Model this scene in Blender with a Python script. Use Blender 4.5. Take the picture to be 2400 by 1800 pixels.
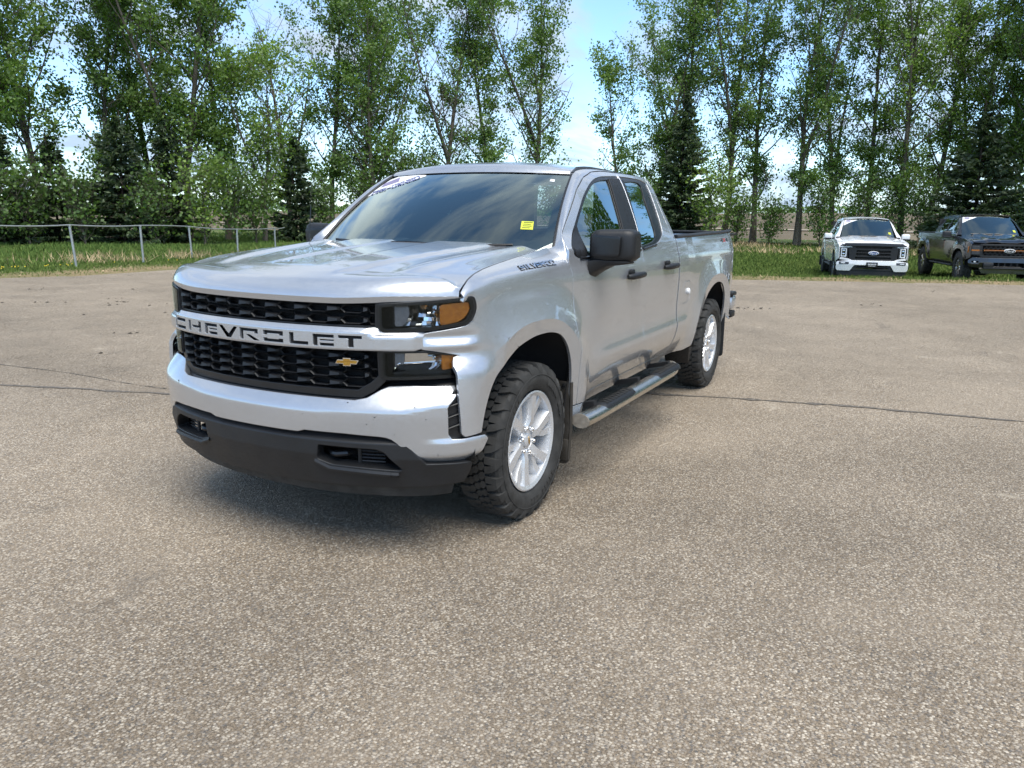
import bpy, bmesh, math, random
import numpy as np
from mathutils import Vector, Matrix
from mathutils.geometry import delaunay_2d_cdt, tessellate_polygon

for _o in list(bpy.data.objects):
    bpy.data.objects.remove(_o, do_unlink=True)
scene = bpy.context.scene
COL = scene.collection
random.seed(7)
RNG = np.random.default_rng(7)

# ------------------------------------------------------------------ camera
CAM_LOC = (3.5589, 2.7314, 1.5855)
YAW, PITCH, ROLL = math.radians(207.81), math.radians(-12.32), math.radians(0.7046)
_fw = Vector((math.cos(PITCH) * math.cos(YAW), math.cos(PITCH) * math.sin(YAW), math.sin(PITCH)))
_r = Vector((math.sin(YAW), -math.cos(YAW), 0)); _u = _r.cross(_fw)
_r2 = math.cos(ROLL) * _r + math.sin(ROLL) * _u; _u2 = -math.sin(ROLL) * _r + math.cos(ROLL) * _u
cam_data = bpy.data.cameras.new("camera"); cam = bpy.data.objects.new("camera", cam_data); COL.objects.link(cam)
cam.matrix_world = Matrix(((_r2.x, _u2.x, -_fw.x, CAM_LOC[0]), (_r2.y, _u2.y, -_fw.y, CAM_LOC[1]), (_r2.z, _u2.z, -_fw.z, CAM_LOC[2]), (0, 0, 0, 1)))
cam_data.sensor_fit = 'HORIZONTAL'; cam_data.sensor_width = 36.0; cam_data.lens = 36 * 1830.25 / 2400
cam_data.clip_start = 0.05; cam_data.clip_end = 6000
scene.camera = cam

# ------------------------------------------------------------------ sky (thin broken cloud over blue) and one veiled sun
SUN_EL, SUN_AZ = math.radians(64), math.radians(55)      # azimuth: direction towards the sun, measured from +x
world = bpy.data.worlds.new("World"); scene.world = world; world.use_nodes = True
wn, wl = world.node_tree.nodes, world.node_tree.links
wn.clear()
w_out = wn.new('ShaderNodeOutputWorld'); w_bg = wn.new('ShaderNodeBackground'); w_bg.inputs['Strength'].default_value = 0.15
w_sky = wn.new('ShaderNodeTexSky'); w_sky.sky_type = 'NISHITA'; w_sky.sun_disc = False
w_sky.sun_elevation = SUN_EL; w_sky.sun_rotation = math.pi / 2 - SUN_AZ; w_sky.air_density = 1.0; w_sky.dust_density = 0.4; w_sky.ozone_density = 1.3
w_tc = wn.new('ShaderNodeTexCoord')
w_sep = wn.new('ShaderNodeSeparateXYZ'); wl.new(w_tc.outputs['Generated'], w_sep.inputs[0])
w_up = wn.new('ShaderNodeMath'); w_up.operation = 'MAXIMUM'; w_up.inputs[1].default_value = 0.0; wl.new(w_sep.outputs['Z'], w_up.inputs[0])
w_add = wn.new('ShaderNodeMath'); w_add.operation = 'ADD'; w_add.inputs[1].default_value = 0.16; wl.new(w_up.outputs[0], w_add.inputs[0])
w_inv = wn.new('ShaderNodeMath'); w_inv.operation = 'DIVIDE'; w_inv.inputs[0].default_value = 1.0; wl.new(w_add.outputs[0], w_inv.inputs[1])
w_vm = wn.new('ShaderNodeVectorMath'); w_vm.operation = 'SCALE'; wl.new(w_tc.outputs['Generated'], w_vm.inputs[0]); wl.new(w_inv.outputs[0], w_vm.inputs['Scale'])
w_map = wn.new('ShaderNodeMapping'); w_map.inputs['Rotation'].default_value = (0, 0, math.radians(35)); w_map.inputs['Scale'].default_value = (0.55, 1.15, 0.35)
w_map.inputs['Location'].default_value = (0.4, 1.3, 0)
wl.new(w_vm.outputs[0], w_map.inputs['Vector'])
w_n1 = wn.new('ShaderNodeTexNoise'); w_n1.inputs['Scale'].default_value = 2.1; w_n1.inputs['Detail'].default_value = 9; w_n1.inputs['Roughness'].default_value = 0.58; w_n1.inputs['Distortion'].default_value = 0.6
wl.new(w_map.outputs[0], w_n1.inputs['Vector'])
w_r1 = wn.new('ShaderNodeValToRGB'); w_r1.color_ramp.elements[0].position = 0.44; w_r1.color_ramp.elements[1].position = 0.64
w_r1.color_ramp.elements[0].color = (0.10, 0.10, 0.10, 1); w_r1.color_ramp.elements[1].color = (0.94, 0.94, 0.94, 1)
wl.new(w_n1.outputs['Fac'], w_r1.inputs[0])
w_n2 = wn.new('ShaderNodeTexNoise'); w_n2.inputs['Scale'].default_value = 2.4; w_n2.inputs['Detail'].default_value = 6; w_n2.inputs['Roughness'].default_value = 0.55
wl.new(w_map.outputs[0], w_n2.inputs['Vector'])
w_r2 = wn.new('ShaderNodeValToRGB'); w_r2.color_ramp.elements[0].position = 0.30; w_r2.color_ramp.elements[1].position = 0.72
w_r2.color_ramp.elements[0].color = (1.75, 1.98, 2.28, 1); w_r2.color_ramp.elements[1].color = (2.6, 2.72, 2.82, 1)
wl.new(w_n2.outputs['Fac'], w_r2.inputs[0])
w_dr = wn.new('ShaderNodeValToRGB'); w_dr.color_ramp.elements[0].position = 0.05; w_dr.color_ramp.elements[1].position = 0.75
w_dr.color_ramp.elements[0].color = (0.60, 0.74, 0.90, 1); w_dr.color_ramp.elements[1].color = (0.26, 0.42, 0.50, 1); wl.new(w_up.outputs[0], w_dr.inputs[0])
w_dim = wn.new('ShaderNodeMix'); w_dim.data_type = 'RGBA'; w_dim.blend_type = 'MULTIPLY'; w_dim.inputs[0].default_value = 1.0; wl.new(w_sky.outputs['Color'], w_dim.inputs[6]); wl.new(w_dr.outputs['Color'], w_dim.inputs[7])
w_mix = wn.new('ShaderNodeMix'); w_mix.data_type = 'RGBA'
wl.new(w_r1.outputs['Color'], w_mix.inputs['Factor']); wl.new(w_dim.outputs[2], w_mix.inputs[6]); w_hz = wn.new('ShaderNodeValToRGB'); w_hz.color_ramp.elements[0].position = 0.0; w_hz.color_ramp.elements[1].position = 0.45
w_hz.color_ramp.elements[0].color = (0.62, 0.76, 0.93, 1); w_hz.color_ramp.elements[1].color = (1, 1, 1, 1); wl.new(w_up.outputs[0], w_hz.inputs[0])
w_cl = wn.new('ShaderNodeMix'); w_cl.data_type = 'RGBA'; w_cl.blend_type = 'MULTIPLY'; w_cl.inputs[0].default_value = 1.0; wl.new(w_r2.outputs['Color'], w_cl.inputs[6]); wl.new(w_hz.outputs['Color'], w_cl.inputs[7])
wl.new(w_cl.outputs[2], w_mix.inputs[7])
wl.new(w_mix.outputs[2], w_bg.inputs['Color']); wl.new(w_bg.outputs[0], w_out.inputs['Surface'])

sun_data = bpy.data.lights.new("sun", 'SUN'); sun_data.energy = 1.7; sun_data.angle = math.radians(46); sun_data.color = (1.0, 0.945, 0.85)
sun = bpy.data.objects.new("sun", sun_data); COL.objects.link(sun)
sun.rotation_euler = Vector((math.cos(SUN_EL) * math.cos(SUN_AZ), math.cos(SUN_EL) * math.sin(SUN_AZ), math.sin(SUN_EL))).to_track_quat('Z', 'Y').to_euler()
sun.location = (0, 0, 40)

scene.view_settings.view_transform = 'Standard'; scene.view_settings.look = 'None'
scene.view_settings.gamma = 1.0; scene.view_settings.use_curve_mapping = False
scene.view_settings.exposure = 1.42
scene.cycles.denoising_input_passes = 'RGB'; scene.cycles.max_bounces = 8; scene.cycles.transparent_max_bounces = 16; scene.cycles.caustics_reflective = False; scene.cycles.caustics_refractive = False
# ------------------------------------------------------------------ materials
M = {}
def mat(name):
    m = bpy.data.materials.new(name); m.use_nodes = True
    return m, m.node_tree.nodes, m.node_tree.links, m.node_tree.nodes['Principled BSDF']

def nnoise(n, l, scale, detail=4, rough=.55, vec=None, coord='Object', mapping=None):
    if vec is None:
        tc = n.new('ShaderNodeTexCoord'); vec = tc.outputs[coord]
    if mapping:
        mp = n.new('ShaderNodeMapping'); mp.inputs['Scale'].default_value = mapping; l.new(vec, mp.inputs['Vector']); vec = mp.outputs[0]
    t = n.new('ShaderNodeTexNoise'); t.inputs['Scale'].default_value = scale; t.inputs['Detail'].default_value = detail; t.inputs['Roughness'].default_value = rough
    l.new(vec, t.inputs['Vector'])
    return t.outputs['Fac']

def nramp(n, l, fac, stops):
    r = n.new('ShaderNodeValToRGB'); e = r.color_ramp.elements
    while len(e) < len(stops): e.new(.5)
    for k, (p, c) in enumerate(stops):
        e[k].position = p; e[k].color = (c, c, c, 1) if isinstance(c, (int, float)) else (*c, 1)
    l.new(fac, r.inputs[0]); return r.outputs['Color']

def nmix(n, l, fac, a, b, mode='MIX'):
    m = n.new('ShaderNodeMix'); m.data_type = 'RGBA'; m.blend_type = mode
    for sock, v in ((m.inputs[0], fac), (m.inputs[6], a), (m.inputs[7], b)):
        if isinstance(v, (int, float)): sock.default_value = v
        elif isinstance(v, tuple): sock.default_value = (*v, 1)
        else: l.new(v, sock)
    return m.outputs[2]

def nbump(n, l, height, strength, dist, target):
    b = n.new('ShaderNodeBump'); b.inputs['Strength'].default_value = strength; b.inputs['Distance'].default_value = dist
    l.new(height, b.inputs['Height']); l.new(b.outputs[0], target.inputs['Normal']); return b

def simple(name, col, rough, metal=0, coat=0, var=.12, scale=9, spec=.5, bump=0, bscale=300):
    m, n, l, p = mat(name)
    f = nnoise(n, l, scale, 5)
    d = tuple(max(c * (1 - var), 0) for c in col); u = tuple(min(c * (1 + var), 1) for c in col)
    l.new(nramp(n, l, f, [(.3, d), (.7, u)]), p.inputs['Base Color'])
    f2 = nnoise(n, l, scale * 3, 4)
    l.new(nramp(n, l, f2, [(.25, max(rough - .06, .01)), (.75, min(rough + .08, 1))]), p.inputs['Roughness'])
    p.inputs['Metallic'].default_value = metal; p.inputs['Coat Weight'].default_value = coat; p.inputs['Coat Roughness'].default_value = .03
    p.inputs['Specular IOR Level'].default_value = spec
    if bump: nbump(n, l, nnoise(n, l, bscale, 2), bump, .001, p)
    return m

def glass(name, tint, refl_ior=1.52, extra=0.0, k=1.5):
    """a thin pane: Fresnel reflection over a tinted see-through"""
    m = bpy.data.materials.new(name); m.use_nodes = True; n, l = m.node_tree.nodes, m.node_tree.links; n.clear()
    o = n.new('ShaderNodeOutputMaterial'); mx = n.new('ShaderNodeMixShader'); tr = n.new('ShaderNodeBsdfTransparent'); gl = n.new('ShaderNodeBsdfGlossy')
    fr = n.new('ShaderNodeFresnel'); fr.inputs['IOR'].default_value = refl_ior
    gl.inputs['Roughness'].default_value = .012; gl.inputs['Color'].default_value = (.84, .97, .94, 1); tr.inputs['Color'].default_value = (*tint, 1)
    ad = n.new('ShaderNodeMath'); ad.operation = 'MULTIPLY_ADD'; ad.use_clamp = True; l.new(fr.outputs[0], ad.inputs[0]); ad.inputs[1].default_value = k; ad.inputs[2].default_value = extra
    l.new(ad.outputs[0], mx.inputs[0]); l.new(tr.outputs[0], mx.inputs[1]); l.new(gl.outputs[0], mx.inputs[2]); l.new(mx.outputs[0], o.inputs['Surface'])
    return m

def paint(name, col, metal, rough, dust=.06, flake=True):
    m, n, l, p = mat(name)
    f = nnoise(n, l, 3.2, 6, .6); f2 = nnoise(n, l, 40, 3)
    base = nramp(n, l, f, [(.3, tuple(c * .97 for c in col)), (.7, tuple(min(c * 1.03, 1) for c in col))])
    dirt = nramp(n, l, nnoise(n, l, 5.5, 7, .7), [(.48, 0.0), (.75, dust)])
    l.new(nmix(n, l, dirt, base, (.30, .26, .21)), p.inputs['Base Color'])
    p.inputs['Metallic'].default_value = metal
    l.new(nramp(n, l, f2, [(.3, rough - .04), (.7, rough + .05)]), p.inputs['Roughness'])
    p.inputs['Coat Weight'].default_value = 1.0
    l.new(nramp(n, l, nnoise(n, l, 6, 6, .7), [(.4, .02), (.8, .07)]), p.inputs['Coat Roughness'])
    return m

# ------------------------------------------------------------------ objects
def link(o, parent=None):
    COL.objects.link(o)
    if parent is not None: o.parent = parent
    return o

def thing(name, label, cat, loc=(0, 0, 0), rz=0.0, group=None):
    o = bpy.data.objects.new(name, None); link(o); o.location = loc; o.rotation_euler = (0, 0, rz); o.empty_display_size = .2
    o['label'] = label; o['category'] = cat
    if group: o['group'] = group
    return o

def mesh(name, V, F, m, parent=None, smooth=True, normals=None, kind=None):
    me = bpy.data.meshes.new(name); me.from_pydata([tuple(map(float, v)) for v in V], [], [tuple(map(int, f)) for f in F])
    for mm in (m if isinstance(m, (list, tuple)) else [m]): me.materials.append(mm)
    if smooth: me.polygons.foreach_set('use_smooth', [True] * len(me.polygons))
    me.update()
    if normals is not None: me.normals_split_custom_set_from_vertices([tuple(map(float, q)) for q in normals])
    o = link(bpy.data.objects.new(name, me), parent)
    if kind: o['kind'] = kind
    return o

def numesh(name, V, F, m, parent=None, smooth=False, kind=None, mi=None):
    """fast mesh from arrays: V (n,3), F (k,3) or (k,4)"""
    V = np.asarray(V, np.float32); F = np.asarray(F, np.int32); k = F.shape[1]
    me = bpy.data.meshes.new(name); me.vertices.add(len(V)); me.vertices.foreach_set('co', V.ravel())
    me.loops.add(F.size); me.loops.foreach_set('vertex_index', F.ravel())
    me.polygons.add(len(F)); me.polygons.foreach_set('loop_start', np.arange(0, F.size, k, dtype=np.int32)); me.polygons.foreach_set('loop_total', np.full(len(F), k, np.int32))
    for mm in (m if isinstance(m, (list, tuple)) else [m]): me.materials.append(mm)
    if mi is not None: me.polygons.foreach_set('material_index', np.asarray(mi, np.int32))
    if smooth: me.polygons.foreach_set('use_smooth', np.ones(len(F), bool))
    me.update(calc_edges=True); me.validate()
    o = link(bpy.data.objects.new(name, me), parent)
    if kind: o['kind'] = kind
    return o

class MB:
    """collects simple closed shapes into one mesh"""
    def __init__(s): s.V = []; s.F = []
    def add(s, V, F):
        b = len(s.V); s.V += [tuple(v) for v in V]; s.F += [tuple(i + b for i in f) for f in F]; return s
    def box(s, c, size, rot=None, taper=1.0):
        x, y, z = (q / 2 for q in size); P = []
        for dz in (-z, z):
            k = 1.0 if dz < 0 else taper
            for dx, dy in ((-x, -y), (x, -y), (x, y), (-x, y)): P.append(Vector((dx * k, dy * k, dz)))
        if rot is not None: P = [rot @ p for p in P]
        c = Vector(c)
        return s.add([p + c for p in P], [(3, 2, 1, 0), (4, 5, 6, 7), (0, 1, 5, 4), (1, 2, 6, 5), (2, 3, 7, 6), (3, 0, 4, 7)])
    def tube(s, pts, rad, n=8, cap=True, flat=1.0, up=Vector((0, 0, 1))):
        pts = [Vector(p) for p in pts]; k = len(pts); rads = rad if isinstance(rad, (list, tuple)) else [rad] * k; b = []
        for i, p in enumerate(pts):
            t = (pts[min(i + 1, k - 1)] - pts[max(i - 1, 0)]).normalized()
            a = t.cross(up if abs(t.dot(up)) < .95 else Vector((1, 0, 0))).normalized(); c = a.cross(t).normalized()
            for j in range(n):
                th = 2 * math.pi * j / n; b.append(p + (a * math.cos(th) + c * (math.sin(th) * flat)) * rads[i])
        F = [(i * n + j, i * n + (j + 1) % n, (i + 1) * n + (j + 1) % n, (i + 1) * n + j) for i in range(k - 1) for j in range(n)]
        if cap: F += [tuple(range(n))[::-1], tuple((k - 1) * n + j for j in range(n))]
        return s.add(b, F)
    def lathe(s, prof, n=32, axis='Y', c=(0, 0, 0), close=False):
        """prof: (radius, offset along axis)"""
        V = []; c = Vector(c)
        for r, h in prof:
            for j in range(n):
                t = 2 * math.pi * j / n; q = (r * math.cos(t), r * math.sin(t))
                V.append(c + (Vector((q[0], h, q[1])) if axis == 'Y' else Vector((h, q[0], q[1])) if axis == 'X' else Vector((q[0], q[1], h))))
        k = len(prof); F = [(i * n + j, i * n + (j + 1) % n, ((i + 1) % k) * n + (j + 1) % n, ((i + 1) % k) * n + j) for i in range(k if close else k - 1) for j in range(n)]
        return s.add(V, F)
    def prism(s, poly, f0, f1):
        """poly in 2D; f0 / f1 map a point to the front / back position"""
        n = len(poly); tr = tessellate_polygon([[Vector((p[0], p[1], 0)) for p in poly]])
        V = [f0(*p) for p in poly] + [f1(*p) for p in poly]
        F = [tuple(t) for t in tr] + [tuple(i + n for i in t[::-1]) for t in tr] + [(i, (i + 1) % n, (i + 1) % n + n, i + n) for i in range(n)]
        return s.add(V, F)
    def done(s, name, m, parent=None, smooth=False, bevel=0, seg=2, fix=True, angle=40, kind=None):
        bm = bmesh.new(); vs = [bm.verts.new(v) for v in s.V]
        for f in s.F:
            if len(set(f)) > 2:
                try: bm.faces.new([vs[i] for i in f])
                except ValueError: pass
        if fix: bmesh.ops.recalc_face_normals(bm, faces=bm.faces)
        if bevel:
            ed = [e for e in bm.edges if len(e.link_faces) == 2 and e.calc_face_angle(0) > .5]
            bmesh.ops.bevel(bm, geom=ed, offset=bevel, segments=seg, affect='EDGES', profile=.5, clamp_overlap=True)
        me = bpy.data.meshes.new(name); bm.to_mesh(me); bm.free()
        for mm in (m if isinstance(m, (list, tuple)) else [m]): me.materials.append(mm)
        if smooth or bevel:
            me.polygons.foreach_set('use_smooth', [True] * len(me.polygons)); me.set_sharp_from_angle(angle=math.radians(angle))
        o = link(bpy.data.objects.new(name, me), parent)
        if kind: o['kind'] = kind
        return o

def bbox(name, c, size, r, m, parent=None, rot=None, seg=2):
    return MB().box(c, size, rot).done(name, m, parent, bevel=r, seg=seg)

def grid(name, rows, m, parent=None, closed_u=False, closed_v=False, smooth=True, hint=None, kind=None):
    a = len(rows); b = len(rows[0]); V = [p for r in rows for p in r]; F = []
    for i in range(a if closed_u else a - 1):
        for j in range(b if closed_v else b - 1):
            F.append((i * b + j, i * b + (j + 1) % b, ((i + 1) % a) * b + (j + 1) % b, ((i + 1) % a) * b + j))
    if hint is not None:
        i, j = (a - 1) // 2, (b - 1) // 2
        q = [Vector(V[k]) for k in F[i * (b if closed_v else b - 1) + j]]
        if (q[1] - q[0]).cross(q[3] - q[0]).dot(Vector(hint)) < 0: F = [f[::-1] for f in F]
    return mesh(name, V, F, m, parent, smooth, kind=kind)

def rc(pts, r, seg=4):
    """round the corners of a closed 2D polygon; r is one radius or one per corner"""
    n = len(pts); out = []
    for i in range(n):
        p0, p, p1 = (np.array(pts[(i + k) % n], float) for k in (-1, 0, 1)); ri = r[i] if isinstance(r, (list, tuple)) else r
        a, b = p0 - p, p1 - p; la, lb = np.hypot(*a), np.hypot(*b); ri = min(ri, la * .48, lb * .48)
        if ri < 1e-5: out.append(tuple(p)); continue
        s, e = p + a / la * ri, p + b / lb * ri
        for k in range(seg + 1):
            t = k / seg; q = s * (1 - t) ** 2 + 2 * p * t * (1 - t) + e * t * t; out.append(tuple(q))
    return out

def resamp(poly, ra, rb):
    out = []; n = len(poly)
    for i in range(n):
        a, b = np.array(poly[i], float), np.array(poly[(i + 1) % n], float); k = max(1, int(math.ceil(max(abs(b[0] - a[0]) / ra, abs(b[1] - a[1]) / rb))))
        out += [tuple(a + (b - a) * j / k) for j in range(k)]
    ded = []
    for p in out:
        if not ded or abs(p[0] - ded[-1][0]) + abs(p[1] - ded[-1][1]) > 1e-5: ded.append(p)
    return ded

def inside(P, poly):
    P = np.asarray(P, float); q = np.asarray(poly, float); c = np.zeros(len(P), bool); n = len(q)
    for i in range(n):
        a, b = q[i], q[(i + 1) % n]
        if a[1] == b[1]: continue
        hit = ((a[1] > P[:, 1]) != (b[1] > P[:, 1])) & (P[:, 0] < (b[0] - a[0]) * (P[:, 1] - a[1]) / (b[1] - a[1]) + a[0]); c ^= hit
    return c

def edge_dist(P, poly):
    q = np.asarray(poly, float); d = np.full(len(P), 1e9); n = len(q)
    for i in range(n):
        a, b = q[i], q[(i + 1) % n]; ab = b - a; L = max(ab @ ab, 1e-12); t = np.clip(((P - a) @ ab) / L, 0, 1); d = np.minimum(d, np.hypot(*(P - a - t[:, None] * ab).T))
    return d

def panel(name, surf, outline, m, parent=None, holes=(), ra=.05, rb=.03, hint=(0, 1, 0), depth=.018, rnd=.003, off=0.0, eps=.004, rim=True):
    """a sheet on the parametric surface surf(a, b) -> x, y, z, with rounded, returned edges along its outline and holes"""
    loops = [resamp(outline, ra, rb)] + [resamp(h, ra, rb) for h in holes]
    O = np.array(loops[0]); lo, hi = O.min(0), O.max(0)
    ga, gb = np.meshgrid(np.arange(lo[0] + ra / 2, hi[0], ra), np.arange(lo[1] + rb / 2, hi[1], rb)); G = np.c_[ga.ravel(), gb.ravel()]
    sc = np.array([1, ra / rb]); keep = inside(G, loops[0]) & (edge_dist(G * sc, O * sc) > ra * .45)
    for h in loops[1:]: keep &= ~inside(G, h) & (edge_dist(G * sc, np.array(h) * sc) > ra * .45)
    G = G[keep]; pts = []; edges = []; lid = []
    for lp in loops:
        b = len(pts); pts += lp; k = len(lp); edges += [(b + i, b + (i + 1) % k) for i in range(k)]; lid.append((b, k))
    allp = np.vstack([np.array(pts), G]) if len(G) else np.array(pts)
    r = delaunay_2d_cdt([Vector(p * sc) for p in allp], edges, [], 0, 1e-7)
    v2 = np.array([tuple(v) for v in r[0]]) / sc; tri = np.array([f for f in r[2] if len(f) == 3])
    cen = v2[tri].mean(1); ok = inside(cen, loops[0])
    for h in loops[1:]: ok &= ~inside(cen, h)
    tri = tri[ok]
    def S3(q): return np.stack([np.broadcast_to(w, q[:, 0].shape) for w in surf(q[:, 0], q[:, 1])], 1).astype(float)
    def N3(q):
        da = S3(q + [eps, 0]) - S3(q - [eps, 0]); db = S3(q + [0, eps]) - S3(q - [0, eps]); nn = np.cross(da, db); nn /= np.maximum(np.linalg.norm(nn, axis=1), 1e-12)[:, None]
        return nn
    N = N3(v2); sgn = 1.0 if (N.mean(0) @ np.array(hint)) > 0 else -1.0; N = N * sgn
    X = S3(v2) + N * off
    V = [X]; NN = [N]; F = []
    t3 = X[tri]; fn = np.cross(t3[:, 1] - t3[:, 0], t3[:, 2] - t3[:, 0]); bad = np.einsum('ij,ij->i', fn, N[tri].mean(1)) < 0
    tri[bad] = tri[bad][:, ::-1]; F += [tuple(t) for t in tri]
    if rim:
        for li, (lp) in enumerate(loops):
            q = np.array(lp); n_ = N3(q) * sgn; x_ = S3(q) + n_ * off; tg = np.roll(x_, -1, 0) - np.roll(x_, 1, 0); tg /= np.maximum(np.linalg.norm(tg, axis=1), 1e-12)[:, None]
            o_ = np.cross(tg, n_); area = np.sum(q[:, 0] * np.roll(q[:, 1], -1) - np.roll(q[:, 0], -1) * q[:, 1])
            # outward test by a small step in parameter space
            nx = np.roll(q, -1, 0) - np.roll(q, 1, 0); ow = np.stack([nx[:, 1], -nx[:, 0]], 1) * (1 if area > 0 else -1); ow /= np.maximum(np.linalg.norm(ow, axis=1), 1e-12)[:, None]
            if li: ow = -ow
            st = S3(q + ow * 1e-3) - S3(q); flip = np.einsum('ij,ij->i', st, o_) < 0; o_[flip] *= -1
            k = len(q); base = sum(len(v) for v in V)
            rings = [x_, x_ + o_ * rnd * .7 - n_ * rnd * .3, x_ + o_ * rnd - n_ * rnd, x_ + o_ * rnd - n_ * depth]
            nn = [n_, (n_ + o_) / 1.4142, o_, o_]
            V += rings; NN += nn
            q0, q1 = base, base + k
            a_ = Vector(rings[0][0]); b_ = Vector(rings[0][1]); c_ = Vector(rings[1][0]); fl = (b_ - a_).cross(c_ - a_).dot(Vector(nn[1][0])) < 0
            for rr in range(3):
                for i in range(k):
                    f = (base + rr * k + i, base + rr * k + (i + 1) % k, base + (rr + 1) * k + (i + 1) % k, base + (rr + 1) * k + i)
                    F.append(f[::-1] if fl else f)
    return mesh(name, np.vstack(V), F, m, parent, True, np.vstack(NN))

def strokes(segs, w):
    """2D strokes to quads: list of ((x0,y0),(x1,y1))"""
    out = []
    for (a, b) in segs:
        a, b = np.array(a, float), np.array(b, float); d = b - a; d /= np.hypot(*d); nrm = np.array([-d[1], d[0]]) * w / 2; e = d * w / 2
        out.append([tuple(a - e + nrm), tuple(a - e - nrm), tuple(b + e - nrm), tuple(b + e + nrm)])
    return out
GLYPH = {  # simple capitals on a unit box
 'S': [((1, 1), (0, 1)), ((0, 1), (0, .5)), ((0, .5), (1, .5)), ((1, .5), (1, 0)), ((1, 0), (0, 0))], 'I': [((.5, 0), (.5, 1))], 'L': [((0, 1), (0, 0)), ((0, 0), (1, 0))],
 'V': [((0, 1), (.5, 0)), ((.5, 0), (1, 1))], 'E': [((0, 0), (0, 1)), ((0, 1), (1, 1)), ((0, .5), (.8, .5)), ((0, 0), (1, 0))], 'R': [((0, 0), (0, 1)), ((0, 1), (1, 1)), ((1, 1), (1, .5)), ((1, .5), (0, .5)), ((.45, .5), (1, 0))],
 'A': [((0, 0), (.25, 1)), ((.25, 1), (1, 1)), ((1, 1), (1, 0)), ((.2, .4), (1, .4))], 'D': [((0, 0), (0, 1)), ((0, 1), (.8, 1)), ((.8, 1), (1, .7)), ((1, .7), (1, .3)), ((1, .3), (.8, 0)), ((.8, 0), (0, 0))],
 'O': [((0, 0), (0, 1)), ((0, 1), (1, 1)), ((1, 1), (1, 0)), ((1, 0), (0, 0))], 'P': [((0, 0), (0, 1)), ((0, 1), (1, 1)), ((1, 1), (1, .5)), ((1, .5), (0, .5))], '-': [((.1, .5), (.9, .5))],
 'W': [((0, 1), (.25, 0)), ((.25, 0), (.5, .8)), ((.5, .8), (.75, 0)), ((.75, 0), (1, 1))], 'N': [((0, 0), (0, 1)), ((0, 1), (1, 0)), ((1, 0), (1, 1))], '4': [((.75, 0), (.75, 1)), ((.75, 1), (0, .35)), ((0, .35), (1, .35))], 'X': [((0, 0), (1, 1)), ((0, 1), (1, 0))],
 'F': [((0, 0), (0, 1)), ((0, 1), (1, 1)), ((0, .55), (.8, .55))], 'o': [((0, 0), (0, .6)), ((0, .6), (.8, .6)), ((.8, .6), (.8, 0)), ((.8, 0), (0, 0))], 'r': [((0, 0), (0, .6)), ((0, .5), (.7, .6))], 'd': [((.8, 0), (.8, 1)), ((.8, 0), (0, 0)), ((0, 0), (0, .6)), ((0, .6), (.8, .6))],
}
SERIF = {'P': [((-.2, 0), (.25, 0)), ((-.2, 1), (0, 1))], 'R': [((-.2, 0), (.25, 0)), ((-.2, 1), (0, 1)), ((.85, 0), (1.2, 0))], 'E': [((-.2, 0), (0, 0)), ((-.2, 1), (0, 1)), ((1, 1), (1, .75)), ((1, 0), (1, .25))], 'W': [((-.2, 1), (.2, 1)), ((.8, 1), (1.2, 1))],
         'N': [((-.2, 1), (.1, 1)), ((-.2, 0), (.2, 0)), ((.8, 1), (1.2, 1))], 'D': [((-.2, 0), (0, 0)), ((-.2, 1), (0, 1))]}
# ------------------------------------------------------------------ body surfaces of the silver pickup (front axle at x=0, +x forward, +y its left)
def pchip(xk, yk):
    xk = np.array(xk, float); yk = np.array(yk, float)
    h = np.diff(xk); d = np.diff(yk) / h; n = len(xk); m = np.zeros(n)
    for i in range(1, n - 1):
        if d[i - 1] * d[i] > 0:
            w1 = 2 * h[i] + h[i - 1]; w2 = h[i] + 2 * h[i - 1]
            m[i] = (w1 + w2) / (w1 / d[i - 1] + w2 / d[i])
    m[0] = d[0]; m[-1] = d[-1]
    def f(x):
        x = np.asarray(x, float)
        i = np.clip(np.searchsorted(xk, x) - 1, 0, n - 2)
        t = np.clip((x - xk[i]) / h[i], -1.0, 2.0)
        tt = np.clip(t, 0, 1)
        v = ((1 + 2 * tt) * (1 - tt) ** 2 * yk[i] + tt * (1 - tt) ** 2 * h[i] * m[i]
             + tt * tt * (3 - 2 * tt) * yk[i + 1] + tt * tt * (tt - 1) * h[i] * m[i + 1])
        v = v + np.where(t < 0, t * h[i] * m[i], 0) + np.where(t > 1, (t - 1) * h[i] * m[i + 1], 0)
        return v
    return f

def sstep(a, b, x):
    t = np.clip((np.asarray(x, float) - a) / (b - a), 0, 1)
    return t * t * (3 - 2 * t)

PLAN = pchip([0, .15, .3, .45, .6, .7, .8, .87, .93, .965, 1.0], [.948, .942, .926, .897, .850, .800, .728, .660, .585, .525, .44])
BUMP = pchip([0, .15, .3, .5, .65, .8, .88, .94, .975, .998, 1.008, 1.012], [1.0, .995, .978, .937, .888, .812, .748, .685, .630, .575, .53, .46])
_ys = np.linspace(.3, 1.0, 300); _px = PLAN(_ys); PLAN_INV = lambda x: np.interp(x, _px[::-1], _ys[::-1])
_yb = np.linspace(.3, 1.012, 300); _bx = BUMP(_yb); BUMP_INV = lambda x: np.interp(x, _bx[::-1], _yb[::-1]) + np.where(x < .46, .0, 0)
_ya = np.linspace(0, 1.012, 1200); _sa = np.r_[0, np.cumsum(np.hypot(np.diff(_ya), np.diff(BUMP(_ya))))]
def arc_of(y): return np.sign(y) * np.interp(np.abs(y), _ya, _sa)       # distance round the bumper from the centre line
def y_of(s): return np.sign(s) * np.interp(np.abs(s), _sa, _ya)
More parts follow.
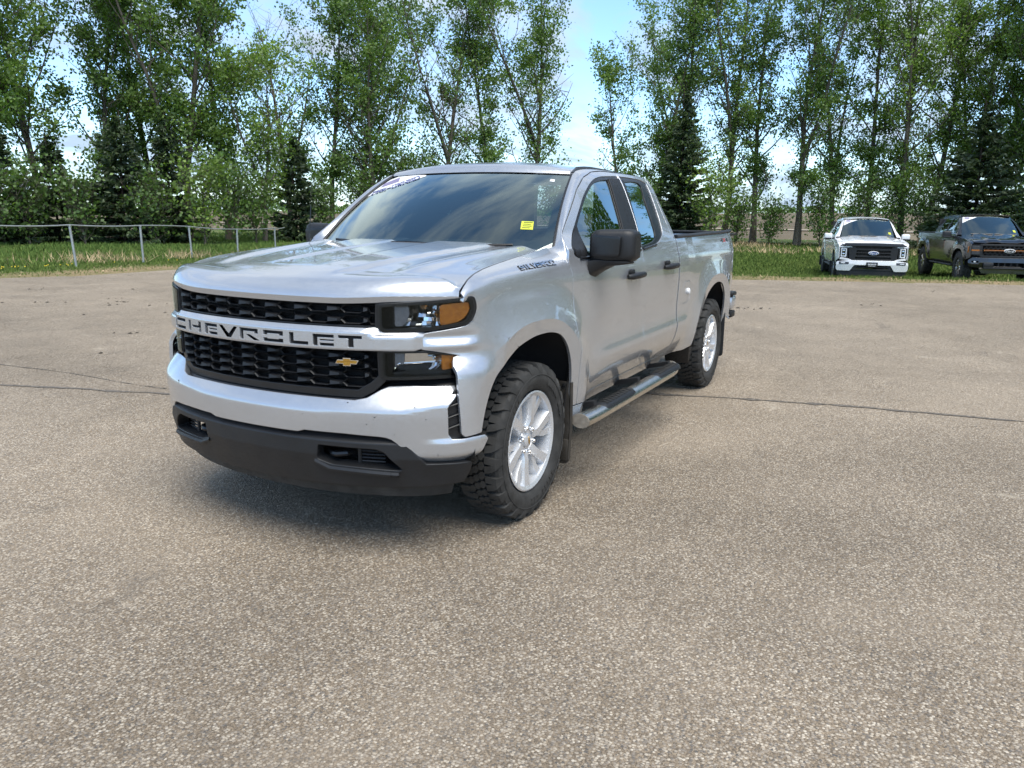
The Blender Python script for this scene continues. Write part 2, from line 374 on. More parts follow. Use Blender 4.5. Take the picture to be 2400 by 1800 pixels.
DOOR = pchip([.38, .45, .516, .57, .62, .665, .70, .728, .75, .79, .84, .90, .97, 1.05, 1.13, 1.20, 1.25, 1.275, 1.30, 1.35, 1.39],
             [.855, .888, .932, .962, .985, .999, 1.007, 1.011, 1.009, 1.001, .996, .996, .999, 1.002, 1.004, 1.002, .998, .994, .987, .974, .963])
PLAIN = pchip([.38, .5, .60, .75, .90, 1.05, 1.20, 1.25, 1.275, 1.30, 1.35, 1.39],
              [.90, .95, .975, .992, .999, 1.002, .999, .995, .990, .983, .970, .958])
FEND = pchip([.38, .60, .80, .95, 1.05, 1.15, 1.21, 1.235, 1.26, 1.30],
             [.975, .98, .975, .967, .961, .958, .957, .955, .950, .938])
GREEN = pchip([1.39, 1.43, 1.50, 1.60, 1.70, 1.76, 1.81, 1.845, 1.87, 1.887],
              [.963, .948, .919, .872, .822, .790, .760, .733, .705, .672])

def arch_d(x, z, cx, cz, rx, rz, p=2.5):
    return (np.abs((x - cx) / rx) ** p + np.abs((z - cz) / rz) ** p) ** (1 / p)

LIP_F, LIP_R = 1.112, 1.13
def side_y(x, z, part=None):
    """half width of the painted body side at (x, z)"""
    x = np.asarray(x, float); z = np.asarray(z, float)
    zl = np.minimum(z, 1.39)
    lowcrease = sstep(-.62, -1.05, x) * (1 - sstep(-2.75, -3.0, x))
    y = DOOR(zl) * lowcrease + PLAIN(zl) * (1 - lowcrease)
    wf = sstep(-.95, -.25, x)
    y = y * (1 - wf) + FEND(np.minimum(zl, 1.30)) * wf
    # flares round the wheel openings
    d = arch_d(x, np.maximum(z, .60), .03, .42, .56, .575)
    hi = 2.0 if part == 'outer' else 1.0; bump = np.clip((1.50 - d) / (1.50 - LIP_F), 0, hi) ** 1.7 * .062 * sstep(-1.15, -.55, x)
    y = y + bump * (1 - sstep(1.16, 1.235, z))
    d2 = arch_d(x, np.maximum(z, .60), -3.70, .42, .555, .575)
    y = y + np.clip((1.45 - d2) / (1.45 - LIP_R), 0, hi) ** 1.7 * .032 * (1 - sstep(1.15, 1.27, z))
    # a flat lip band next to each opening
    if part == 'lip': y = y + np.where(x > -2, .062 * (1 - np.clip((1.50 - d) / (1.50 - LIP_F), 0, 1) ** 1.7), .032 * (1 - np.clip((1.45 - d2) / (1.45 - LIP_R), 0, 1) ** 1.7)) * (1 - sstep(1.16, 1.235, z))
    if part != 'outer':
        t1 = (LIP_F - d) if part == 'lip' else np.maximum(LIP_F - d, 0); t2 = (LIP_R - d2) if part == 'lip' else np.maximum(LIP_R - d2, 0)
        y = y - .11 * t1 * (x > -.7) - .11 * t2 * (x < -2.7)
    # front corner turns in, tail turns in
    y = y - .5 * np.maximum(x - .42, 0) ** 2 * 1.4
    y = y - .34 * np.maximum(-4.25 - x, 0) ** 2 - .35 * np.maximum(-4.62 - x, 0) ** 2
    kz = sstep(.98, .86, z); yf = np.where(x > .2, PLAN_INV(x) * (1 - kz) + BUMP_INV(x) * kz + .16 * sstep(.46, .22, x), 9.)
    r = np.clip(.5 + (yf - y) / .07, 0, 1); y = np.where(x > .2, yf * (1 - r) + y * r - .035 * r * (1 - r), y)
    up = z > 1.39
    g = GREEN(np.maximum(z, 1.39))
    g = g - .05 * sstep(-1.3, -.45, x) * sstep(1.36, 1.5, z) - .02 * sstep(-2.1, -2.6, x) * sstep(1.39, 1.7, z)
    g0 = GREEN(1.39)
    return np.where(up, y + (g - g0), y)

# line along the hood cut (plan y and height z), and the hood
CUT_Y = pchip([-.55, -.38, -.2, 0, .2, .4, .52, .58, .62, .66], [.80, .812, .828, .845, .862, .880, .893, .902, .908, .91])
CUT_Z = pchip([-.55, -.38, -.2, 0, .2, .35, .45, .52, .57, .61, .65], [1.402, 1.391, 1.378, 1.362, 1.345, 1.329, 1.312, 1.290, 1.264, 1.237, 1.205])

def front_x(y):
    """plan curve of the grille, the bar and the lamps"""
    return PLAN(np.abs(y))
HOODC = pchip([-.55, -.3, 0, .3, .55, .72, .82, .87, .905, .925, .941], [1.432, 1.414, 1.392, 1.368, 1.344, 1.323, 1.304, 1.289, 1.267, 1.246, 1.216])

def hood_raw(x, a):
    s = front_x(a) - x                                   # distance behind the leading edge
    xc = .941 - np.maximum(s, 0)                         # the centre line station with the same distance
    zc = HOODC(xc)
    yc = CUT_Y(np.clip(x, -.55, .64)); ze = CUT_Z(np.clip(x, -.55, .61))
    t = np.clip(a / yc, 0, 1.05)                         # a cross section falls gently from the centre to the cut
    drop = .55 * t ** 2 + .45 * t ** 5
    lead = sstep(.0, .42, s)
    z = zc - (zc - np.minimum(ze + .006, zc)) * drop * lead
    z = z + (1 - lead) * .021 * sstep(.45, .98, t)
    # raised centre field with slanting flanks, and side ribs
    flank = .30 + .20 * np.clip((.85 - x) / 1.3, 0, 1)
    fade = sstep(.10, .26, s)
    z = z + .016 * fade * (sstep(flank + .055, flank, a) - .6) * sstep(.95, .5, t)
    rib = .60 + .11 * np.clip((.6 - x) / 1.0, 0, 1)
    z = z + .013 * sstep(.16, .40, s) * np.exp(-((a - rib) / .055) ** 2)
    z = z - .008 * sstep(.2, .5, s) * sstep(.17, .12, a)
    return z, t
def hood_z(x, y):
    x = np.asarray(x, float); a = np.abs(np.asarray(y, float))
    z, t = hood_raw(x, a)
    xe = np.clip(x, -.55, .61); ze, _ = hood_raw(xe, CUT_Y(xe))
    return z + (CUT_Z(xe) + .001 - ze) * sstep(.70, 1.0, t)

def roof_z(x, y):
    a = np.abs(np.asarray(y, float)); x = np.asarray(x, float)
    return ROOFX(x) - .055 * (a / .68) ** 2.4 * 1.0
ROOFX = pchip([-2.45, -2.25, -2.0, -1.7, -1.4, -1.2, -1.1, -1.02, -.95], [1.862, 1.893, 1.914, 1.927, 1.930, 1.920, 1.908, 1.893, 1.872])

def shield(y, t):
    """windshield: t=0 lower edge, t=1 upper edge"""
    a = np.abs(np.asarray(y, float)); t = np.asarray(t, float)
    xb = -.285 - .30 * (a / .8) ** 2.3 * .62; zb = 1.375 + 0 * a
    xt = -.985 - .10 * (a / .69) ** 2.2; zt = 1.842 - .016 * (a / .69) ** 2
    bow = 4 * t * (1 - t)
    return xb + (xt - xb) * t + .018 * bow, y + 0 * t, zb + (zt - zb) * t + .022 * bow
# ------------------------------------------------------------------ the place: worn asphalt lot, grass verge, shelter belt, fields
LOT = [(30, -19.5), (12, -18.2), (0, -17.0), (-6.81, -16.0), (-8.34, -15.19), (-11.1, -15.44), (-13.6, -13.6), (-15.2, -7.5), (-16.83, -1.76), (-18.10, 1.06), (-19.57, 4.76), (-22.5, 12.5), (-26.5, 24), (-20, 45), (45, 45), (45, -19)]
def lot_d(P):
    P = np.asarray(P, float); d = edge_dist(P, LOT); return np.where(inside(P, LOT), -d, d)
def gz(x, y):
    """ground height outside the lot"""
    P = np.stack(np.broadcast_arrays(np.asarray(x, float), np.asarray(y, float)), -1).reshape(-1, 2); d = np.maximum(lot_d(P), 0); r = np.hypot(P[:, 0] - 3.5, P[:, 1] - 2.7)
    az = np.degrees(np.arctan2(-(P[:, 1] - 2.7), -(P[:, 0] - 3.5)))      # 0 straight along -x
    right = sstep(30, 5, az)
    z = .03 * sstep(0, .4, d) - .40 * sstep(.6, 5.5, d) * (.35 + .65 * right)
    z = z + (.35 + 3.6 * right) * sstep(70, 380, r) + right * 3.0 * sstep(380, 1200, r)
    return z.reshape(np.shape(np.broadcast_arrays(np.asarray(x), np.asarray(y))[0]))

def field_mat():
    m, n, l, p = mat('field_soil'); tc = n.new('ShaderNodeTexCoord').outputs['Object']
    a = nnoise(n, l, .012, 6, .6, tc); b = nnoise(n, l, 1.0, 5, .6, tc, mapping=(.004, .05, 1))
    c = nramp(n, l, a, [(.35, (.105, .082, .055)), (.55, (.15, .12, .08)), (.68, (.10, .12, .05))]); c = nmix(n, l, nramp(n, l, b, [(.45, 0), (.6, .7)]), c, (.19, .155, .10))
    l.new(c, p.inputs['Base Color']); p.inputs['Roughness'].default_value = .95; p.inputs['Specular IOR Level'].default_value = .1; return m
def grass_ground():
    m, n, l, p = mat('grass_ground'); tc = n.new('ShaderNodeTexCoord').outputs['Object']
    big = nnoise(n, l, .35, 5, .6, tc); mid = nnoise(n, l, 2.2, 6, .65, tc); fine = nnoise(n, l, 26, 4, .7, tc)
    g = nramp(n, l, fine, [(.25, (0.045, 0.077, 0.018)), (.55, (0.082, 0.134, 0.033)), (.8, (0.128, 0.173, 0.053))])
    dry = nramp(n, l, fine, [(.25, (0.204, 0.144, 0.080)), (.7, (0.459, 0.344, 0.208))])
    at = n.new('ShaderNodeAttribute'); at.attribute_name = 'dry'
    k = n.new('ShaderNodeMath'); k.operation = 'ADD'; l.new(at.outputs['Fac'], k.inputs[0]); l.new(nramp(n, l, nmix(n, l, .5, big, mid), [(.45, 0), (.65, .45)]), k.inputs[1])
    l.new(nmix(n, l, k.outputs[0], g, dry), p.inputs['Base Color']); p.inputs['Roughness'].default_value = .95; p.inputs['Specular IOR Level'].default_value = .08
    nbump(n, l, fine, .9, .05, p); return m
def asphalt():
    m, n, l, p = mat('worn_asphalt'); tc = n.new('ShaderNodeTexCoord').outputs['Object']
    def vor(scale, feat='F1'):
        v = n.new('ShaderNodeTexVoronoi'); v.inputs['Scale'].default_value = scale; v.feature = feat; v.inputs['Randomness'].default_value = 1; l.new(tc, v.inputs['Vector']); return v
    v1 = vor(92); v2 = vor(220)
    sp = n.new('ShaderNodeSeparateColor'); l.new(v1.outputs['Color'], sp.inputs[0]); sp2 = n.new('ShaderNodeSeparateColor'); l.new(v2.outputs['Color'], sp2.inputs[0])
    stone = nramp(n, l, sp.outputs[0], [(0, (0.082, 0.080, 0.077)), (.12, (0.160, 0.141, 0.121)), (.32, (0.259, 0.220, 0.178)), (.58, (0.347, 0.296, 0.234)), (.80, (0.436, 0.371, 0.287)), (.93, (0.507, 0.441, 0.349)), (1, (0.595, 0.527, 0.427))])
    fines = nramp(n, l, sp2.outputs[0], [(0, (0.082, 0.066, 0.048)), (.5, (0.182, 0.141, 0.100)), (1, (0.319, 0.249, 0.172))])
    isst = nramp(n, l, v1.outputs['Distance'], [(.42, 1), (.56, 0)])
    col = nmix(n, l, isst, fines, stone)
    big = nnoise(n, l, .22, 6, .62, tc); mid = nnoise(n, l, 1.3, 6, .65, tc)
    col = nmix(n, l, 1.0, col, nramp(n, l, big, [(.3, .76), (.7, 1.24)]), 'MULTIPLY'); col = nmix(n, l, 1.0, col, nramp(n, l, mid, [(.3, .86), (.72, 1.14)]), 'MULTIPLY')
    dust = nramp(n, l, nnoise(n, l, .55, 7, .7, tc), [(.50, 0), (.72, .30)]); col = nmix(n, l, dust, col, (.40, .325, .24))
    rim = nmix(n, l, 1.0, nramp(n, l, nnoise(n, l, .5, 6, .65, tc, mapping=(1, 1, 1)), [(.35, .15), (.65, .75)]), nramp(n, l, nnoise(n, l, .07, 2, .5, tc), [(.3, .4), (.6, 1.0)]), 'MULTIPLY'); col = nmix(n, l, nmix(n, l, 1.0, rim, (.30, .30, .30), 'MULTIPLY'), col, (.385, .318, .245))
    blot = nramp(n, l, nnoise(n, l, 2.6, 4, .6, tc), [(.66, 0), (.76, .62)]); col = nmix(n, l, blot, col, (.47, .41, .32))
    stain = nramp(n, l, nnoise(n, l, .9, 5, .6, tc, mapping=(1, 2.2, 1)), [(.62, 0), (.74, .40)]); col = nmix(n, l, stain, col, (.085, .074, .064))
    l.new(col, p.inputs['Base Color']); p.inputs['Roughness'].default_value = .88; p.inputs['Specular IOR Level'].default_value = .25
    h = nmix(n, l, .35, nramp(n, l, v1.outputs['Distance'], [(.1, 1), (.6, 0)]), nramp(n, l, v2.outputs['Distance'], [(.1, 1), (.6, 0)]))
    nbump(n, l, h, .7, .005, p); return m

# fields out to the horizon: one sheet, rings of quads
ang = np.radians(np.arange(0, 361, 4)[:-1]); rad = np.array([0.5, 16, 30, 45, 60, 80, 110, 160, 240, 380, 600, 1000, 1800, 3500])
X = 3.5 + np.outer(rad, np.cos(ang)); Y = 2.7 + np.outer(rad, np.sin(ang)); Zf = gz(X, Y) - .10 - .25 * (rad < 30)[:, None]
na = len(ang); F = [(i * na + j, i * na + (j + 1) % na, (i + 1) * na + (j + 1) % na, (i + 1) * na + j) for i in range(len(rad) - 1) for j in range(na)] + [tuple(range(na))[::-1][:4]]
fld = numesh('field', np.c_[X.ravel(), Y.ravel(), Zf.ravel()], np.array(F[:-1]), field_mat(), smooth=True, kind='structure')
# grass verge round the lot: fine grid where it is seen
gx, gy = np.meshgrid(np.arange(-72, 12, .8), np.arange(-56, 30, .8)); P = np.c_[gx.ravel(), gy.ravel()]; d = lot_d(P)
zz = gz(P[:, 0], P[:, 1]); zz = np.where(d < -.3, -.15, zz); nx_, ny_ = gx.shape[1], gx.shape[0]
idx = np.arange(nx_ * ny_).reshape(ny_, nx_); Q = np.stack([idx[:-1, :-1], idx[:-1, 1:], idx[1:, 1:], idx[1:, :-1]], -1).reshape(-1, 4)
r_ = np.hypot(P[:, 0] - 3.5, P[:, 1] - 2.7); keep = (d[Q].max(1) > -1.2) & (r_[Q].max(1) < 74); Q = Q[keep]
lawn = numesh('grass_verge', np.c_[P, zz], Q, grass_ground(), smooth=True, kind='structure')
at = lawn.data.attributes.new('dry', 'FLOAT', 'POINT'); at.data.foreach_set('value', (np.clip(1 - np.abs(d - .5) / 1.6, 0, 1) * .75).astype(np.float32))
# the lot
pts = resamp(LOT, 1.2, 1.2); rr = random.Random(5); edge = []
for i, p_ in enumerate(pts):
    edge.append((p_[0] + rr.uniform(-.07, .07), p_[1] + rr.uniform(-.07, .07)))
tri = tessellate_polygon([[Vector((a, b, 0)) for a, b in edge]])
lot = mesh('asphalt_lot', [(a, b, 0.0) for a, b in edge], [t if (Vector((*edge[t[1]], 0)) - Vector((*edge[t[0]], 0))).cross(Vector((*edge[t[2]], 0)) - Vector((*edge[t[0]], 0))).z > 0 else t[::-1] for t in tri], asphalt(), smooth=False); lot['kind'] = 'structure'
# cracks sealed long ago: thin irregular strips a few millimetres proud
M['crack'] = simple('crack_fill', (.13, .112, .093), .9, var=.5, scale=30, bump=.6, bscale=200)
def crack(name, pts, w):
    q = resamp(pts + pts[::-1][1:-1], .12, .12); q = q[:len(q) // 2 + 1]; L_, R_ = [], []; rr = random.Random(len(q)); off = 0
    for i, p_ in enumerate(q):
        a = np.array(q[max(i - 1, 0)]); b = np.array(q[min(i + 1, len(q) - 1)]); t = (b - a) / max(np.hypot(*(b - a)), 1e-6); n_ = np.array([-t[1], t[0]]); off = off * .85 + rr.uniform(-.012, .012)
        c_ = np.array(p_) + n_ * off; ww = w * rr.choice((.25, .5, .8, 1.0, 1.3)) * rr.uniform(.6, 1.2); L_.append((*(c_ + n_ * ww), .0045)); R_.append((*(c_ - n_ * ww * rr.uniform(.6, 1.2)), .0045))
    k = len(q); o = mesh(name, L_ + R_, [(i, i + 1, k + i + 1, k + i) for i in range(k - 1)][::1], M['crack'], smooth=False); o['kind'] = 'structure'; return o
# ---- materials

M['silver'] = paint('silver_paint', (.53, .545, .57), .66, .31)
M['plastic'] = simple('black_plastic', (.0115, .012, .0135), .50, var=.2, scale=6, bump=.25, bscale=700)
M['satin'] = simple('satin_black', (.012, .0125, .014), .32, var=.2, scale=5)
M['matte'] = simple('dark_void', (.008, .008, .009), .9)
M['rubber'] = simple('tyre_rubber', (.042, .041, .039), .72, var=.35, scale=12, spec=.35, bump=.3, bscale=160)
M['alloy'] = paint('wheel_alloy', (.70, .71, .73), .50, .38, dust=.10, flake=False)
M['steel'] = simple('stainless_steel', (.60, .57, .52), .26, metal=1, var=.12, scale=14)
M['chrome'] = simple('chrome', (.86, .86, .86), .07, metal=1, var=.03)
M['gold'] = simple('gold_emblem', (.60, .36, .07), .24, metal=.9, var=.05, coat=.6)
M['rust'] = simple('brake_iron', (.10, .085, .075), .55, metal=.6, var=.4, scale=20)
M['trimcloth'] = simple('cabin_trim', (.022, .023, .025), .8)
M['glass'] = glass('windscreen_glass', (.42, .52, .52), extra=.02, k=3.2)
M['sideglass'] = glass('side_glass', (.17, .22, .21), extra=.06, k=2.2)
M['privacy'] = glass('privacy_glass', (.05, .055, .055), extra=.06, k=2.2)
M['lens'] = glass('clear_lens', (.80, .81, .82), 1.40, extra=.0, k=.9)
M['amber'] = simple('amber_reflector', (.95, .265, .008), .28, metal=0, var=.25, scale=60, coat=.8, bump=.4, bscale=90)
M['red'] = simple('red_lens', (.40, .012, .015), .12, coat=1)
M['white'] = simple('white_print', (.80, .80, .80), .45, var=.03)
M['navy'] = simple('navy_print', (.06, .08, .25), .5, var=.05)
M['mauve'] = simple('mauve_block', (.23, .20, .32), .5, var=.08)
M['yellow'] = simple('yellow_paper', (.62, .66, .05), .6, var=.08, scale=40)
M['flapdirt'] = simple('muddy_flap', (.036, .030, .023), .6, var=.45, scale=14)
M['deepgrey'] = simple('lamp_housing', (.045, .046, .05), .30, var=.1)
M['skidsteel'] = simple('brushed_cap', (.34, .30, .25), .5, metal=.4, var=.25, scale=30)
M['mountgrey'] = simple('mirror_foot_plastic', (.075, .062, .058), .5)
M['redprint'] = simple('red_print', (.50, .03, .03), .4)

# ------------------------------------------------------------------ the silver pickup
truck = thing('pickup_truck', 'silver pickup truck with black grille parked on the worn asphalt in front', 'pickup truck', group=None)

def fender_surf(s, part=None):
    def f(x, t):
        x = np.asarray(x, float); t = np.asarray(t, float)
        z1 = CUT_Z(np.clip(x, -.55, .65)) - .10; w = np.clip((t - z1) / .14, 0, 1.06)
        p0y = side_y(x, z1, part); p3y = CUT_Y(np.clip(x, -.55, .66)) + .004; p3z = z1 + .098
        p1y = p0y - .006; p1z = z1 + .052; p2y = p3y + .050; p2z = p3z - .020
        k = (1 - w)
        by = k ** 3 * p0y + 3 * k * k * w * p1y + 3 * k * w * w * p2y + w ** 3 * p3y
        bz = k ** 3 * z1 + 3 * k * k * w * p1z + 3 * k * w * w * p2z + w ** 3 * p3z
        lo = t < z1
        return x, s * np.where(lo, side_y(x, np.minimum(t, z1), part), by), np.where(lo, t, bz)
    return f
def side_surf(s, part=None): return lambda x, z: (x, s * side_y(x, z, part), z)
def inner_surf(s, d): return lambda x, z: (x, s * (side_y(x, z) - d), z)

def smooth(pts, k=4):
    q = np.array(pts, float); q = np.vstack([2 * q[0] - q[1], q, 2 * q[-1] - q[-2]]); out = []
    for i in range(1, len(q) - 2):
        for t in np.arange(k) / k:
            a, b, c, d = q[i - 1:i + 3]; out.append(tuple(.5 * (2 * b + (c - a) * t + (2 * a - 5 * b + 4 * c - d) * t * t + (3 * b - a - 3 * c + d) * t ** 3)))
    return out + [tuple(q[-2])]
ARCH_F = [(.575, .40), (.572, .50), (.565, .60), (.54, .70), (.495, .79), (.435, .855), (.379, .893), (.31, .925), (.225, .955), (.074, .980), (-.05, .984), (-.15, .977), (-.25, .952), (-.325, .90), (-.375, .83), (-.405, .75), (-.42, .65), (-.425, .52)]
ARCH_R = [(-3.205, .56), (-3.255, .66), (-3.31, .76), (-3.38, .85), (-3.46, .915), (-3.56, .960), (-3.66, .985), (-3.76, .992), (-3.86, .983), (-3.96, .955), (-4.04, .905), (-4.10, .84), (-4.14, .76), (-4.165, .66), (-4.18, .55)]
ARCH_F = smooth(ARCH_F); ARCH_R = smooth(ARCH_R)
SEAM = [(-.497, .515), (-.495, .80), (-.497, 1.0), (-.510, 1.10), (-.507, 1.26), (-.490, 1.34), (-.503, 1.41), (-.555, 1.465), (-.738, 1.585), (-.95, 1.731), (-1.115, 1.808), (-1.304, 1.851), (-1.50, 1.866), (-1.80, 1.873)]
SEAM_R = [(-2.20, 1.873), (-2.38, 1.867), (-2.47, 1.845)]
TRIM = [(-.548, 1.36), (-.556, 1.405), (-.675, 1.475), (-.833, 1.592), (-.982, 1.694), (-1.142, 1.771), (-1.26, 1.809), (-1.412, 1.833), (-1.73, 1.850), (-2.0, 1.853), (-2.27, 1.848), (-2.385, 1.828), (-2.372, 1.79), (-2.338, 1.665), (-2.257, 1.49), (-2.226, 1.447), (-2.13, 1.407), (-1.99, 1.377), (-1.65, 1.352), (-.695, 1.333), (-.60, 1.338)]
SPLIT = [(-1.795, 1.873), (-1.70, 1.51), (-1.655, 1.36), (-1.655, 1.27), (-1.698, 1.10), (-1.702, .95), (-1.697, .83), (-1.690, .73), (-1.697, .66), (-1.705, .515)]
def contour(cx, rx, D, t0, t1, n=26):
    return [(cx + rx * D * math.copysign(abs(math.cos(t)) ** .8, math.cos(t)), .42 + .575 * D * math.sin(t) ** .8) for t in np.linspace(t0, t1, n)]
CON_F = [q for q in contour(.03, .56, LIP_F, .5, 2.8, 60) if -.484 < q[0] < .348]
CON_R = [q for q in contour(-3.70, .555, LIP_R, .05, math.pi - .05, 60) if q[1] > .61]
FGLASS = [(-.775, 1.520), (-.86, 1.585), (-.99, 1.672), (-1.11, 1.735), (-1.235, 1.785), (-1.40, 1.810), (-1.545, 1.818), (-1.48, 1.696), (-1.405, 1.495), (-1.37, 1.36), (-.715, 1.350)]
RGLASS = [(-1.848, 1.815), (-2.05, 1.828), (-2.17, 1.825), (-2.215, 1.80), (-2.135, 1.70), (-2.10, 1.56), (-2.075, 1.46), (-2.045, 1.425), (-1.967, 1.402), (-1.815, 1.384), (-1.665, 1.375), (-1.71, 1.49)]
def shrink(poly, d):
    q = np.array(poly, float); n = len(q); a = np.sum(q[:, 0] * np.roll(q[:, 1], -1) - np.roll(q[:, 0], -1) * q[:, 1]); out = []
    for i in range(n):
        e0 = q[i] - q[i - 1]; e1 = q[(i + 1) % n] - q[i]; n0 = np.array([-e0[1], e0[0]]) / max(np.hypot(*e0), 1e-9); n1 = np.array([-e1[1], e1[0]]) / max(np.hypot(*e1), 1e-9)
        m_ = n0 + n1; m_ /= max(np.hypot(*m_), 1e-6); out.append(tuple(q[i] + m_ * d * (1 if a > 0 else -1) / max(m_ @ n0, .35)))
    return out
FGLASS_IN = rc(FGLASS, [.02, .05, .05, .05, .05, .05, .012, .05, .05, .015, .015], 3)
RGLASS_IN = rc(RGLASS, .03, 3)

for s in (1, -1):
    H = (0, s, 0); side = side_surf(s)
    # ---- front fender
    cut = [(x, float(CUT_Z(x)) - .10 + .14) for x in (-.375, -.2, 0, .2, .35, .45, .52, .57, .605)]
    fo = ([(-.487, .853), (-.487, 1.0), (-.500, 1.10), (-.497, 1.26), (-.482, 1.33), (-.487, 1.405), (-.492, 1.442), (-.43, 1.437)] + cut +
          [(.612, 1.205), (.585, 1.213), (.545, 1.224), (.5455, 1.18), (.5485, 1.146), (.562, 1.117)] + [(.357, 1.0145)] + CON_F)
    fend = panel('front_fender', fender_surf(s, 'outer'), fo, M['silver'], truck, ra=.014, rb=.009, hint=H, eps=.004, rnd=.0012)
    lipo = [(-.487, .515), (-.487, .849)] + CON_F[::-1] + [(.350, 1.0065), (.238, .957)] + [q for q in ARCH_F if q[0] < .228] + [(-.428, .515)]
    panel('arch_lip', side_surf(s, 'lip'), lipo, M['silver'], fend, ra=.014, rb=.009, hint=H, eps=.004, rnd=.0015)
    # ---- doors
    fr_trim = [p for p in TRIM if p[0] > -1.70]
    a = fr_trim[:9] if len(fr_trim) > 9 else fr_trim
    upper = TRIM[1:8] + [(-1.70, 1.8485), (-1.772, 1.850)]
    lower = [(-1.640, 1.3535), (-.695, 1.333), (-.60, 1.338), (-.548, 1.36)]
    fopen = rc(upper + [(-1.68, 1.51)] + lower, [.02, .06, .06, .06, .06, .06, .06, .03, .004, .05, .004, .05, .03, .02], 3)
    sp = [(x + .0045, z) for x, z in SPLIT]
    fd = panel('front_door', side, SEAM + sp, M['silver'], truck, holes=[fopen], ra=.04, rb=.014, hint=H)
    ropen = rc([(-1.806, 1.851), (-2.0, 1.853), (-2.27, 1.848), (-2.385, 1.828), (-2.372, 1.79), (-2.338, 1.665), (-2.257, 1.49), (-2.226, 1.447), (-2.13, 1.407), (-1.99, 1.377), (-1.672, 1.3535), (-1.716, 1.51)],
               [.004, .05, .05, .02, .03, .06, .04, .03, .05, .06, .004, .04], 3)
    sp2 = [(x - .0045, z) for x, z in SPLIT]
    rd = panel('rear_door', side, sp2[::-1] + [(-1.86, 1.8735)] + SEAM_R[:2] + [(-2.445, 1.852), (-2.452, 1.70), (-2.425, 1.52), (-2.43, 1.40), (-2.462, 1.30), (-2.474, 1.1), (-2.474, .515)], M['silver'], truck, holes=[ropen], ra=.04, rb=.014, hint=H)
    panel('cab_corner', side, [(-2.455, 1.852), (-2.47, 1.868), (-2.503, 1.862), (-2.500, 1.60), (-2.498, 1.30), (-2.498, .50), (-2.480, .50), (-2.480, 1.1), (-2.468, 1.30), (-2.437, 1.41), (-2.433, 1.52), (-2.461, 1.70)], M['silver'], truck, ra=.03, rb=.014, hint=H)
    # ---- window trim (black) and panes
    for nm, par, op, gl, gm in (('window_trim', fd, fopen, FGLASS_IN, 'sideglass'), ('window_trim', rd, ropen, RGLASS_IN, 'privacy')):
        panel(nm, side, shrink(op, -.004), M['satin'], par, holes=[gl], ra=.04, rb=.02, hint=H, off=-.006, depth=.02)
        panel('window_pane', side, shrink(gl, -.006), M[gm], par, ra=.05, rb=.03, hint=H, off=-.013, rim=False)
    MB().tube([(-.62, s * (float(side_y(-.62, 1.338)) + .002), 1.338), (-1.0, s * (float(side_y(-1.0, 1.339)) + .002), 1.339), (-1.63, s * (float(side_y(-1.63, 1.352)) + .002), 1.352)], .010, 8).done('belt_moulding', M['satin'], fd, smooth=True)
    MB().tube([(-1.69, s * (float(side_y(-1.69, 1.353)) + .002), 1.354), (-1.99, s * (float(side_y(-1.99, 1.377)) + .002), 1.377)], .010, 8).done('belt_moulding', M['satin'], rd, smooth=True)
    # b-pillar applique
    for par, poly in ((fd, [(-1.556, 1.822), (-1.775, 1.832), (-1.69, 1.51), (-1.652, 1.365), (-1.385, 1.365), (-1.418, 1.495), (-1.494, 1.69)]), (rd, [(-1.803, 1.832), (-1.842, 1.820), (-1.704, 1.49), (-1.668, 1.368), (-1.661, 1.368), (-1.708, 1.51)])):
        panel('pillar_cover', side, rc(poly, .004, 1), M['plastic'], par, ra=.04, rb=.03, hint=H, off=.001, depth=.01)
    # sail behind the mirror
    panel('sail_cover', side, rc([(-.575, 1.375), (-.575, 1.41), (-.69, 1.475), (-.768, 1.515), (-.72, 1.352), (-.60, 1.347)], .006, 1), M['plastic'], fd, ra=.03, rb=.03, hint=H, off=.0, depth=.01)
    # ---- door handles with a cup below
    for par, hx, hz in ((fd, -1.43, 1.192), (rd, -2.22, 1.212)):
        y0 = s * float(side_y(hx, hz))
        h = thing('door_handle', '', ''); del h['label']; del h['category']; h.parent = par
        h.location = (hx, y0, hz)
        MB().tube([(.135, s * .012, 0), (.11, s * .034, .001), (0, s * .040, .003), (-.11, s * .036, .004), (-.14, s * .016, .004)], [.016, .020, .021, .020, .016], 10, flat=1.0).done('grip', M['plastic'], h, smooth=True, angle=60)
        bbox('key_cap', (.075, s * .014, .030), (.062, .030, .036), .012, M['plastic'], h)
        cup = [(math.cos(a) * .055 - .01, 0, math.sin(a) * .042 - .018) for a in np.linspace(0, 2 * math.pi, 25)[:-1]]
        grid('cup', [[(x * k, s * (.0022 - .012 * (1 - k)), -.018 + (z + .018) * k) for x, _, z in cup] for k in (1.0, .9, .6, .2)], M['silver'], h, closed_v=True, hint=H)
    # ---- rocker under the doors
    panel('rocker_panel', side, [(-.435, .503), (-.44, .425), (-2.495, .425), (-2.495, .503)], M['silver'], truck, ra=.06, rb=.014, hint=H)
    # ---- bed side
    tailx = -4.83
    bo = [(-2.527, .47), (-2.527, 1.41)] + [(-3.0, 1.412), (-4.0, 1.420), (-4.62, 1.425), (-4.74, 1.418), (-4.79, 1.39), (-4.815, 1.355), (-4.818, 1.30), (-4.83, .74)] + [(-4.72, .66), (-4.19, .60)] + [(-4.36, .615)] + CON_R[::-1] + [(-3.0725, .484), (-2.95, .462)]
    fuel = rc([(-2.70, 1.068), (-2.845, 1.066), (-2.885, 1.0), (-2.865, .91), (-2.80, .888), (-2.675, .885), (-2.643, .93), (-2.640, 1.02)], .03, 3)
